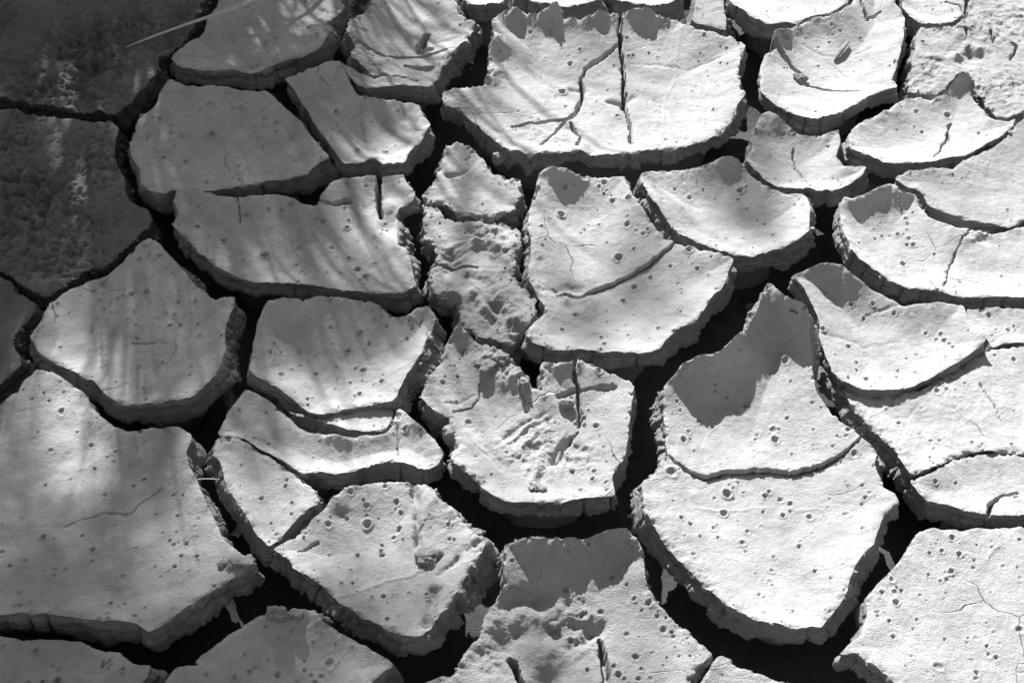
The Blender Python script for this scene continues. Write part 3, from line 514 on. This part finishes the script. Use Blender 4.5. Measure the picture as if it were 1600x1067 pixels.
    # broken edge
    def border(Mp):
        ed = []
        up = Mp[1:, 1:-1]; dn = Mp[:-1, 1:-1]                  # horizontal edges: cell above / below
        j, i = np.nonzero(up & ~dn); ed.append(np.stack([idx[j, i], idx[j, i + 1]], 1))
        j, i = np.nonzero(~up & dn); ed.append(np.stack([idx[j, i + 1], idx[j, i]], 1))
        rt = Mp[1:-1, 1:]; lt = Mp[1:-1, :-1]                  # vertical edges: cell right / left
        j, i = np.nonzero(rt & ~lt); ed.append(np.stack([idx[j + 1, i], idx[j, i]], 1))
        j, i = np.nonzero(~rt & lt); ed.append(np.stack([idx[j, i], idx[j + 1, i]], 1))
        return np.concatenate(ed)
    ed = border(Cp)
    bv, inv = np.unique(ed, return_inverse=True); ed = inv.reshape(-1, 2)
    rim = co[bv]; e = rim[ed[:, 1], :2] - rim[ed[:, 0], :2]
    nrm = np.zeros((len(rim), 2)); pr_ = np.stack([e[:, 1], -e[:, 0]], 1)
    np.add.at(nrm, ed[:, 0], pr_); np.add.at(nrm, ed[:, 1], pr_)
    for _ in range(5):
        acc = nrm.copy(); np.add.at(acc, ed[:, 0], nrm[ed[:, 1]]); np.add.at(acc, ed[:, 1], nrm[ed[:, 0]])
        nrm = acc / (np.linalg.norm(acc, axis=1, keepdims=True) + 1e-12)
    tx, ty = rim[:, 0], rim[:, 1]
    l2 = np.clip(0.0205 + 0.009 * pn(tx * 16, ty * 16, seed + 53) + 0.0026 * fbm(tx * 70, ty * 70, seed + 54, 3, 0.6), 0.008, 0.032)
    l1 = l2 * (0.46 + 0.12 * pn(tx * 22, ty * 22, seed + 51))
    frac = [0, 0.045, 0.13, 0.23, 0.33, 0.42, 0.5, 0.58, 0.67, 0.78, 0.88, 0.96, 1.0, 1.03]
    K = len(frac); rows = []
    g1 = np.clip(0.5 + 1.2 * pn(tx * 16, ty * 16, seed + 55), 0, 1.4)
    lip = np.clip(0.3 + pn(tx * 30, ty * 30, seed + 57), -0.6, 1)
    ff, fr_, fn, fle = q['flare']
    fl = (np.where(nrm[:, 0] > 0, fr_, fle) * nrm[:, 0] ** 2 + np.where(nrm[:, 1] > 0, ff, fn) * nrm[:, 1] ** 2) * 1e-3 * (1 + 0.8 * pn(tx * 20, ty * 20, seed + 58))
    vn = pn(tx * 38, ty * 38, seed + 80); vcr = 0.0042 * np.exp(-(vn / 0.05) ** 2) * np.clip(0.5 + pn(tx * 14, ty * 14, seed + 82), 0, 1)
    for r in range(K):
        t = frac[r]; z = l2 * t; zz = rim[:, 2] - z
        o = fl * min(t, 1) ** 0.75
        o = o - 0.0042 * g1 * np.exp(-((z - l1) / 0.0013) ** 2)
        o = o - 0.0014 * np.clip(z / 0.003, 0, 1) * (0.4 + lip) + 0.0018 * (z > l1) * g1 - 0.0016 * np.clip((t - 0.85) / 0.15, 0, 1) ** 2
        if r: o = o - vcr * (0.4 + 0.6 * min(1, t * 3))
        if t > 1: o = o - 0.004
        if r:
            amp = (1.0 + 0.6 * q['chip'] + np.clip((fl - 0.005) * 150, 0, 1.2)) * (1 if t <= 1 else 0.6)
            o = o + amp * (0.0011 * pn3(tx * 70, ty * 70, zz * 90, seed + 60) + 0.0009 * pn3(tx * 190, ty * 190, zz * 220, seed + 63) + 0.0006 * pn3(tx * 420, ty * 420, zz * 420, seed + 66)) * np.clip(z / 0.002, 0, 1)
        zj = 0 if r == 0 else 0.0006 * pn(tx * 140 + r * 3.3, ty * 140, seed + 70)
        rows.append(np.stack([tx + nrm[:, 0] * o, ty + nrm[:, 1] * o, zz + zj], 1))
    V = np.concatenate(rows); n = len(rim)
    wq = []
    for r in range(K - 1):
        a = ed[:, 0] + r * n; b = ed[:, 1] + r * n
        wq.append(np.stack([a, a + n, b + n, b], 1))
    inn_ = C & (D[:-1, :-1] + D[1:, 1:] > 2 * min(0.6 * D.max(), 0.025))     # the foot the plate stands on, set back under it
    e2 = border(np.pad(inn_, 1))
    if len(e2):
        b2, iv = np.unique(e2, return_inverse=True); e2 = iv.reshape(-1, 2); m2 = len(b2)
        t2 = co[b2].copy()
        for _ in range(14):
            acc = t2.copy(); cnt = np.ones((m2, 1))
            np.add.at(acc, e2[:, 0], t2[e2[:, 1]]); np.add.at(acc, e2[:, 1], t2[e2[:, 0]]); np.add.at(cnt, e2[:, 0], 1); np.add.at(cnt, e2[:, 1], 1)
            t2 = acc / cnt
        t2[:, 2] -= 0.012; f2 = t2.copy(); f2[:, 2] = FOOT; e2 = e2 + len(V)
        V = np.concatenate([V, t2, f2]); wq.append(np.stack([e2[:, 0], e2[:, 0] + m2, e2[:, 1] + m2, e2[:, 1]], 1))
    mesh_obj('layered_edge', V - base, np.concatenate(wq), {'shade_edge': M_EDGE_D, None: M_EDGE}[q['edge']], root)
    RIMS.append((k, rim, nrm, q, V, fl))
    return root

# ------------------------------------------------------------------ the setting: mud at the bottom of the cracks, and beyond
def grid_sheet(x, y, fz):
    X, Y = np.meshgrid(x, y); Z = fz(X, Y); n = len(x); m = len(y)
    I = np.arange(n * m).reshape(m, n)
    return np.stack([X.ravel(), Y.ravel(), Z.ravel()], 1), np.stack([I[:-1, :-1].ravel(), I[:-1, 1:].ravel(), I[1:, 1:].ravel(), I[1:, :-1].ravel()], 1)
gx = np.concatenate([[-300, -80, -20, -6, -3.5], np.linspace(-2.4, 2.4, 240), [3.5, 6, 20, 80, 300]])
gy = np.concatenate([[-300, -80, -20, -6, -3], np.linspace(-1.2, 3.2, 220), [4.5, 8, 20, 80, 300]])
def floor_z(X, Y):
    r = np.clip((np.maximum(np.abs(X) / 2.4, np.abs(Y - 1.0) / 2.2) - 0.96) / 0.04, 0, 1)
    z = -0.060 + 0.008 * fbm(X * 22, Y * 22, 3, 3) + 0.003 * fbm(X * 90, Y * 90, 5, 2)
    return z * (1 - r) + r * (-0.004)
v, f = grid_sheet(gx, gy, floor_z)
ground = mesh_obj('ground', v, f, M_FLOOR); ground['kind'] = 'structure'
mm = ground.data.materials; mm.append(M_TOP)
far = np.array([abs(p.center.x) > 2.38 or abs(p.center.y - 1.0) > 2.17 for p in ground.data.polygons])
ground.data.polygons.foreach_set('material_index', far.astype(np.int32))

for k, q in enumerate(P): build_plate(k, q)

# plates beyond the picture: the same cracked mud running on, as one mass
def clip_poly(poly, n, d):                       # keep n.p <= d
    out = []
    for a, b in zip(poly, poly[1:] + poly[:1]):
        fa = n[0] * a[0] + n[1] * a[1] - d; fb = n[0] * b[0] + n[1] * b[1] - d
        if fa <= 0: out.append(a)
        if (fa < 0 < fb) or (fb < 0 < fa):
            t = fa / (fa - fb); out.append((a[0] + t * (b[0] - a[0]), a[1] + t * (b[1] - a[1])))
    return out
def beyond():
    rs = random.Random(4)
    c = [tuple(float(v) for v in at(*p, 0.003)) for p in ((-134, -76), (1725, -76), (1725, 1146), (-134, 1146))]   # far left, far right, near right, near left
    def line(a, b, keep):                        # half plane through a-b that holds the point keep
        n = (b[1] - a[1], a[0] - b[0]); L = math.hypot(*n); n = (n[0] / L, n[1] / L); d = n[0] * a[0] + n[1] * a[1]
        if n[0] * keep[0] + n[1] * keep[1] > d: n = (-n[0], -n[1]); d = -d
        return n, d
    box = [(-2.3, -1.1), (2.3, -1.1), (2.3, 3.1), (-2.3, 3.1)]
    mid = (0, c[0][1] * 0.5 + c[2][1] * 0.5)
    zones = [[line(c[0], c[3], (-9, 1))], [line(c[1], c[2], (9, 1))],
             [line(c[0], c[1], (0, 9)), line(c[0], c[3], (9, 1)), line(c[1], c[2], (-9, 1))],
             [line(c[2], c[3], (0, -9)), line(c[0], c[3], (9, 1)), line(c[1], c[2], (-9, 1))]]
    sp = 0.17; S = [(-2.4 + (i + .5 + rs.uniform(-.42, .42)) * sp, -1.2 + (j + .5 + rs.uniform(-.42, .42)) * sp) for i in range(29) for j in range(26)]
    V, T = [], []
    for s in S:
        for z in zones:
            if not all(n[0] * s[0] + n[1] * s[1] < d for n, d in z): continue
            poly = list(box)
            for n, d in z: poly = clip_poly(poly, n, d - 0.004)
            for o in S:
                dx, dy = o[0] - s[0], o[1] - s[1]; L = math.hypot(dx, dy)
                if 0 < L < 0.6 and poly:
                    n = (dx / L, dy / L); poly = clip_poly(poly, n, n[0] * (s[0] + o[0]) / 2 + n[1] * (s[1] + o[1]) / 2 - 0.007)
            if len(poly) < 3: continue
            P2 = []
            for a, b in zip(poly, poly[1:] + poly[:1]):
                m = max(1, int(math.hypot(b[0] - a[0], b[1] - a[1]) / 0.012))
                for t in range(m):
                    x = a[0] + (b[0] - a[0]) * t / m; y = a[1] + (b[1] - a[1]) * t / m
                    P2.append((x, y))
            P2 = np.array(P2); P2 = P2 + 0.0035 * np.stack([fbm(P2[:, 0] * 40, P2[:, 1] * 40, 1), fbm(P2[:, 0] * 40, P2[:, 1] * 40, 9)], 1)
            n = len(P2); cx, cy = P2.mean(0); b0 = len(V); hz = rs.uniform(0.004, 0.012)
            zt = lambda x, y, h: h
            V.append((cx, cy, zt(cx, cy, -0.003)))
            for fr, zz in ((0.3, -0.0026), (0.55, -0.001), (0.75, hz * 0.25), (0.9, hz * 0.65), (1.0, hz)):
                for x, y in P2:
                    vx, vy = cx + (x - cx) * fr, cy + (y - cy) * fr; V.append((vx, vy, zt(vx, vy, zz)))
            for x, y in P2: V.append((x, y, zt(x, y, hz)))
            for x, y in P2: V.append((x, y, zt(x, y, hz) - 0.022 + 0.004 * math.sin(x * 130 + y * 90)))
            for x, y in P2: V.append((cx + (x - cx) * 0.8, cy + (y - cy) * 0.8, -0.07))
            for i in range(n):
                j = (i + 1) % n; T.append((b0, b0 + 1 + i, b0 + 1 + j))
                for r in (0, 1, 2, 3, 5, 6):
                    a = b0 + 1 + r * n
                    T.append((a + i, a + n + i, a + n + j)); T.append((a + i, a + n + j, a + j))
            break
    V = np.array(V); V[:, 2] += 0.0025 * pn(V[:, 0] * 19, V[:, 1] * 19, 3) + 0.001 * pn(V[:, 0] * 60, V[:, 1] * 60, 4)
    o = mesh_obj('cracked_mud', V, None, M_TOP, tris=np.array(T)); o['kind'] = 'stuff'
    tag(o, 'cracked dry mud running on beyond the plates in view', 'mud')
beyond()

# ------------------------------------------------------------------ loose clods, splinters, stalks
from mathutils import Vector
bpy.context.view_layer.update()
def hit(px, py):
    a = (px - W / 2) * _s; b = -(py - H / 2) * _s
    d = Vector((a, _f[1] + b * _u[1], _f[2] + b * _u[2])).normalized()
    r = scene.ray_cast(bpy.context.evaluated_depsgraph_get(), Vector((0, 0, CAM_H)), d)
    return r[1]
ICO = {}
def ico(n):
    if n not in ICO:
        import bmesh
        b = bmesh.new(); bmesh.ops.create_icosphere(b, subdivisions=n, radius=1.0)
        ICO[n] = (np.array([v.co[:] for v in b.verts]), np.array([[v.index for v in f.verts] for f in b.faces])); b.free()
    return ICO[n]
def lump(sx, sy, sz, seed, n=4, rough=0.35, blocky=0.5):
    v, f = ico(n); v = v.copy()
    m = np.abs(v).max(1, keepdims=True); v = v * (1 - blocky) + v / m * 0.8 * blocky
    r = 1 + rough * pn3(v[:, 0] * 1.3, v[:, 1] * 1.3, v[:, 2] * 1.3, seed) + rough * 0.5 * pn3(v[:, 0] * 3.4, v[:, 1] * 3.4, v[:, 2] * 3.4, seed + 5) + rough * 0.25 * pn3(v[:, 0] * 8, v[:, 1] * 8, v[:, 2] * 8, seed + 9)
    v = v * r[:, None] * np.array([sx, sy, sz]); return v, f
def clod(px, py, w, h, d, label, seed, rz=0.0, rough=0.35, blocky=0.5, sink=0.35, name='mud_clod', n=4):
    p = hit(px, py); v, f = lump(w, d, h, seed, n, rough, blocky)
    c, s = cos(rz), sin(rz); v = np.stack([v[:, 0] * c - v[:, 1] * s, v[:, 0] * s + v[:, 1] * c, v[:, 2] + h * (1 - 2 * sink)], 1)
    o = mesh_obj(name, v, None, M_CLOD, tris=f); o.location = p
    return tag(o, label, 'clod', 'loose clods of mud')
clod(670, 872, .0085, .0045, .008, 'rough round clod lying on the bowl-shaped plate at the lower left of the middle', 3, rough=0.5, blocky=0.2)
clod(785, 250, .0105, .006, .005, 'block-shaped clod jammed in the crack left of the big cracked plate', 8, rz=0.6, blocky=0.85, rough=0.2, sink=0.1)
clod(704, 686, .0055, .010, .007, 'smooth tooth-shaped clod in the gap left of the scraped middle plate', 12, rz=0.4, rough=0.2, blocky=0.1, sink=0.25)
clod(378, 878, .009, .0035, .006, 'knobbly clod on the right corner of the largest lower left plate', 15, rough=0.5, blocky=0.1, sink=0.5)
clod(347, 883, .0035, .0025, .003, 'small round clod beside the knobbly corner clod of the largest plate', 17, rough=0.25, blocky=0.0)
clod(434, 962, .007, .005, .005, 'angular clod at the far edge of the plate with the big round pit', 19, rough=0.5, blocky=0.3)
clod(462, 961, .005, .003, .004, 'flat clod right of the angular one on the plate with the big round pit', 22, rough=0.45, blocky=0.3)
clod(837, 762, .005, .0022, .004, 'crumbly clod near the front of the scraped middle plate', 24, rough=0.7, blocky=0.2)
clod(848, 766, .003, .0018, .003, 'smaller crumb-like clod right of the crumbly one on the scraped plate', 25, rough=0.6, blocky=0.2)
clod(762, 572, .010, .004, .006, 'twisted knob of mud on the far left corner of the scraped middle plate', 26, rough=0.55, blocky=0.1, sink=0.45)
clod(784, 562, .006, .004, .005, 'bent knob of mud beside the twisted one on the scraped middle plate', 27, rough=0.5, blocky=0.1, sink=0.45)
clod(818, 600, .005, .004, .005, 'upright knob of mud at the gap in the scraped middle plate', 28, rough=0.5, blocky=0.1)
clod(884, 632, .006, .004, .004, 'small clod in the gap of the scraped middle plate', 31, rough=0.3, blocky=0.3)
clod(700, 470, .008, .007, .006, 'angular clod in the crack left of the eroded central block', 33, blocky=0.5, rough=0.45)
clod(1250, 125, .006, .004, .005, 'crumbled clod at the end of the crack in the cupped plate', 36, rough=0.6, blocky=0.2)
clod(1420, 112, .004, .009, .003, 'thin upright splinter of mud in the crack right of the cupped plate', 38, rz=0.5, blocky=0.6, rough=0.3)
clod(1175, 482, .006, .003, .004, 'small clod in the dark gap left of the pointed tip', 40, rough=0.5, blocky=0.2)
clod(866, 977, .004, .003, .003, 'small round clod in the hollow of the grooved bottom plate', 42, rough=0.2, blocky=0)
clod(1365, 292, .005, .003, .004, 'tiny clod in the gap above the plate with the straight hairline crack', 44, rough=0.3)

def tube(pts, rad, sides=6):
    pts = [Vector(p) for p in pts]; V, Q = [], []
    for i, p in enumerate(pts):
        t = (pts[min(i + 1, len(pts) - 1)] - pts[max(i - 1, 0)]).normalized()
        a = t.cross(Vector((0, 0, 1))); a = a.normalized() if a.length > 1e-4 else Vector((1, 0, 0)); b = t.cross(a)
        r = rad[i] if hasattr(rad, '__len__') else rad
        for s in range(sides):
            w = 2 * pi * s / sides; V.append(p + a * (r * cos(w)) + b * (r * sin(w)))
    for i in range(len(pts) - 1):
        for s in range(sides):
            Q.append((i * sides + s, i * sides + (s + 1) % sides, (i + 1) * sides + (s + 1) % sides, (i + 1) * sides + s))
    n = len(V); V += [pts[0], pts[-1]]; T = []
    for s in range(sides):
        T.append((n, (s + 1) % sides, s)); T.append((n + 1, n - sides + s, n - sides + (s + 1) % sides))
    return np.array([tuple(v) for v in V]), np.array(Q), np.array(T)
# the dry stalk over the upper left corner
a = hit(197, 74)
def hz(px, py, z): x, y = at(px, py, z); return (float(x), float(y), z)
path = [hz(197, 74, a.z + .001), hz(240, 57, a.z + .006), hz(290, 39, a.z + .011), hz(340, 22, .016), hz(380, 8, .019), hz(410, -5, .021), hz(470, -35, .022), hz(540, -75, .018)]
v, f, t = tube(path, [.0006, .0011, .0014, .0017, .002, .0022, .0022, .0022], 8)
tag(mesh_obj('dry_stalk', v, f, M_STRAW, tris=t), 'thin pale dry stalk lying across the crack in the upper left corner', 'stalk')
path = [hz(309, 749, .006), hz(318, 748, .007), hz(328, 748, .008), hz(343, 749, .009)]
v, f, t = tube(path, .0004, 5)
tag(mesh_obj('straw_fibre', v, f, M_STRAW, tris=t), 'hair-thin pale fibre bridging the crack right of the largest lower left plate', 'fibre')
p = hit(1304, 97); q = hit(1325, 68)
v, f, t = tube([p + Vector((0, 0, .001)), p.lerp(q, .5) + Vector((0, 0, .003)), q + Vector((0, 0, .003))], [.0012, .0026, .0014], 6)
tag(mesh_obj('splinter', v, f, M_CLOD, tris=t), 'short flat splinter of mud lying in the cupped plate at the upper right', 'splinter')

# crumbs along the most broken edges: one mass
def crumbs():
    rs = np.random.RandomState(21); V, T = [], []; nv = 0
    for k, rim, nrm, q, wall, fl in RIMS:
        n = len(rim); w = 0.012 + np.clip((fl - 0.006) * 45, 0, 0.5)
        pick = np.nonzero(rs.rand(n) < w)[0]
        for i in np.concatenate([pick, pick[rs.rand(len(pick)) < np.clip(w[pick] - 0.5, 0, 1)]]):
            row = rs.randint(1, 12) if fl[i] > 0.006 else rs.randint(1, 5)
            r = 0.0005 + 0.0016 * rs.rand() ** 2.2 + (0.0012 * rs.rand() ** 3 if fl[i] > .008 else 0)
            c = wall[row * n + i] + np.array([nrm[i, 0], nrm[i, 1], 0.6]) * r * 0.25
            v, fc = lump(r * (0.6 + .8 * rs.rand()), r * (0.6 + .8 * rs.rand()), r * (0.6 + .5 * rs.rand()), rs.rand() * 50, 1, 0.6, 0.6)
            V.append(v + c); T.append(fc + nv); nv += len(v)
        for i in rs.randint(0, n, int(n * 0.03 * q['chip'])):          # fallen on the plate itself, near the rim
            r = 0.0004 + 0.0009 * rs.rand() ** 3; off = 0.003 + 0.02 * rs.rand() ** 2
            p = rim[i] - np.array([nrm[i, 0], nrm[i, 1], 0]) * off
            h = scene.ray_cast(bpy.context.evaluated_depsgraph_get(), Vector((p[0], p[1], 0.2)), Vector((0, 0, -1)))
            if not h[0] or h[1].z < -0.02: continue
            v, fc = lump(r, r * (0.6 + .8 * rs.rand()), r * 0.7, rs.rand() * 50, 1, 0.5, 0.5)
            V.append(v + np.array(h[1]) + np.array([0, 0, r * .3])); T.append(fc + nv); nv += len(v)
    o = mesh_obj('mud_crumbs', np.concatenate(V), None, M_CLOD, tris=np.concatenate(T)); o['kind'] = 'stuff'
    tag(o, 'small crumbs of dry mud along the broken edges of the plates', 'crumbs')
crumbs()

# ------------------------------------------------------------------ the reeds beyond the upper left corner that shade the left side
def reeds(x, y, n, hmin, hmax, spread, label, seed):
    rs = random.Random(seed); root = empty('reed_clump', (x, y, -0.01), label, 'reeds', 'reeds beyond the upper left corner')
    for k in range(n):
        bx, by = rs.gauss(0, spread), rs.gauss(0, spread * 0.6); hgt = rs.uniform(hmin, hmax); la = rs.uniform(0, 2 * pi); ln = rs.uniform(.02, .14) * hgt
        sp = [(bx + ln * cos(la) * (t ** 1.8), by + ln * sin(la) * (t ** 1.8), hgt * t) for t in (0, .25, .5, .75, 1)]
        v, f, t = tube(sp, [.005, .0045, .004, .003, .001], 6)
        st = mesh_obj('stem', v, f, M_REED, root, tris=t)
        V, Q = [], []
        for m in range(rs.randint(5, 8)):
            u = rs.uniform(.15, .98); i = min(3, int(u * 4)); w = u * 4 - i
            p = Vector(sp[i]).lerp(Vector(sp[i + 1]), w); a = rs.uniform(0, 2 * pi); L = rs.uniform(.22, .5); wd = rs.uniform(.007, .015)
            d = Vector((cos(a), sin(a), 0)); sd = Vector((-sin(a), cos(a), 0)); b0 = len(V); up = rs.uniform(.5, 1.1); dr = rs.uniform(.5, 1.3)
            for s in range(7):
                tt = s / 6; c = p + d * (L * .75 * tt) + Vector((0, 0, L * (up * tt - dr * tt * tt)))
                ww = wd * (1 - tt) ** .6 * min(1, .4 + 3 * tt)
                V += [c + sd * ww + Vector((0, 0, ww * .4)), c - Vector((0, 0, .0)), c - sd * ww + Vector((0, 0, ww * .4))]
            for s in range(6):
                a0 = b0 + s * 3
                Q += [(a0, a0 + 1, a0 + 4, a0 + 3), (a0 + 1, a0 + 2, a0 + 5, a0 + 4)]
        mesh_obj('leaves', np.array([tuple(v) for v in V]), np.array(Q), M_REED, root)
REEDS = [(-1.0, 2.6, 8, .9, 1.5, .15), (-.64, 2.6, 20, .9, 1.6, .075), (-.82, 2.7, 9, 1.3, 2.2, .13)]
NM = ['tall leafy reeds rising beyond the upper left corner', 'tall reeds right of the leafy ones', 'tallest reeds behind the leafy ones']
for k, (x, y, n, a, b, s) in enumerate(REEDS): reeds(x, y, n, a, b, s, NM[k], 50 + k)

def grass(x, y, n, hmin, hmax, sx, sy, label, seed):
    rs = random.Random(seed); root = empty('grass_tuft', (x, y, -0.01), label, 'grass', 'grass tufts beyond the upper left corner')
    V, Q = [], []
    for k in range(n):
        p = Vector((rs.gauss(0, sx), rs.gauss(0, sy), 0)); a = rs.uniform(0, 2 * pi); L = rs.uniform(hmin, hmax) * 1.25; wd = rs.uniform(.0025, .006); ben = rs.uniform(.1, .75)
        d = Vector((cos(a), sin(a), 0)); sd = Vector((-sin(a), cos(a), 0)); b0 = len(V)
        for s in range(9):
            t = s / 8; c = p + d * (L * ben * t * t * .8) + Vector((0, 0, L * (t - ben * .42 * t * t)))
            w = wd * (1 - t) ** .5
            V += [c + sd * w, c - d * w * .4, c - sd * w]
        for s in range(8):
            q = b0 + s * 3; Q += [(q, q + 1, q + 4, q + 3), (q + 1, q + 2, q + 5, q + 4)]
    mesh_obj('blades', np.array([tuple(v) for v in V]), np.array(Q), M_REED, root)
grass(-.86, 1.85, 58, .35, .85, .10, .06, 'broad dense grass tuft just beyond the upper left corner', 61)
grass(-.52, 1.82, 560, .30, .78, .07, .05, 'middle grass tuft just beyond the upper left corner', 62)
grass(-.40, 1.80, 40, .35, .62, .05, .04, 'thin grass tuft just beyond the upper edge, right of the others', 63)
grass(-1.1, 1.75, 34, .4, .9, .10, .08, 'leftmost grass tuft just beyond the upper left corner', 64)
def feathery_tree(sx, sy, dist, label):
    rs = random.Random(8); cx, cy, cz = sx + SUN[0] * dist, sy + SUN[1] * dist, SUN[2] * dist
    root = empty('young_tree', (cx, cy, -0.01), label, 'tree')
    trunk = [(0.05 * sin(3 * t), 0.04 * cos(4 * t), cz * 1.12 * t) for t in np.linspace(0, 1, 9)]
    v, f, t = tube(trunk, np.linspace(.035, .006, 9), 8); mesh_obj('trunk', v, f, M_REED, root, tris=t)
    BV, BQ, BT, LV, LQ = [], [], [], [], []; nb = 0
    for k in range(46):
        u = rs.uniform(.62, 1); h = cz * 1.12 * u; a = rs.uniform(0, 2 * pi); L = rs.uniform(.25, .62) * (1.15 - .5 * abs(u - .85) / .25)
        p0 = Vector((0.05 * sin(3 * u), 0.04 * cos(4 * u), h)); d = Vector((cos(a), sin(a), rs.uniform(.1, .6)))
        br = [p0 + d * (L * s) + Vector((0, 0, -.18 * L * s * s * 3)) for s in (0, .33, .66, 1)]
        v, f, t = tube(br, [.006, .004, .003, .001], 5); BV.append(v); BQ.append(f + nb); BT.append(t + nb); nb += len(v)
        for m in range(rs.randint(80, 120)):
            s = rs.uniform(.2, 1); i = min(2, int(s * 3)); p = br[i].lerp(br[i + 1], s * 3 - i) + Vector((rs.gauss(0, .03), rs.gauss(0, .03), rs.gauss(0, .03)))
            n = Vector((rs.gauss(0, 1), rs.gauss(0, 1), rs.gauss(0, 1))).normalized(); e = n.orthogonal().normalized(); g = n.cross(e)
            l, w = rs.uniform(.02, .045), rs.uniform(.005, .010); b0 = len(LV)
            LV.extend([p - e * l, p + g * w, p + e * l, p - g * w]); LQ.append((b0, b0 + 1, b0 + 2, b0 + 3))
    mesh_obj('branches', np.concatenate(BV), np.concatenate(BQ), M_REED, root, tris=np.concatenate(BT))
    mesh_obj('crown', np.array([tuple(q) for q in LV]), np.array(LQ), M_REED, root)
feathery_tree(-0.40, 0.70, 4.5, 'young feathery tree standing well beyond the upper left corner')
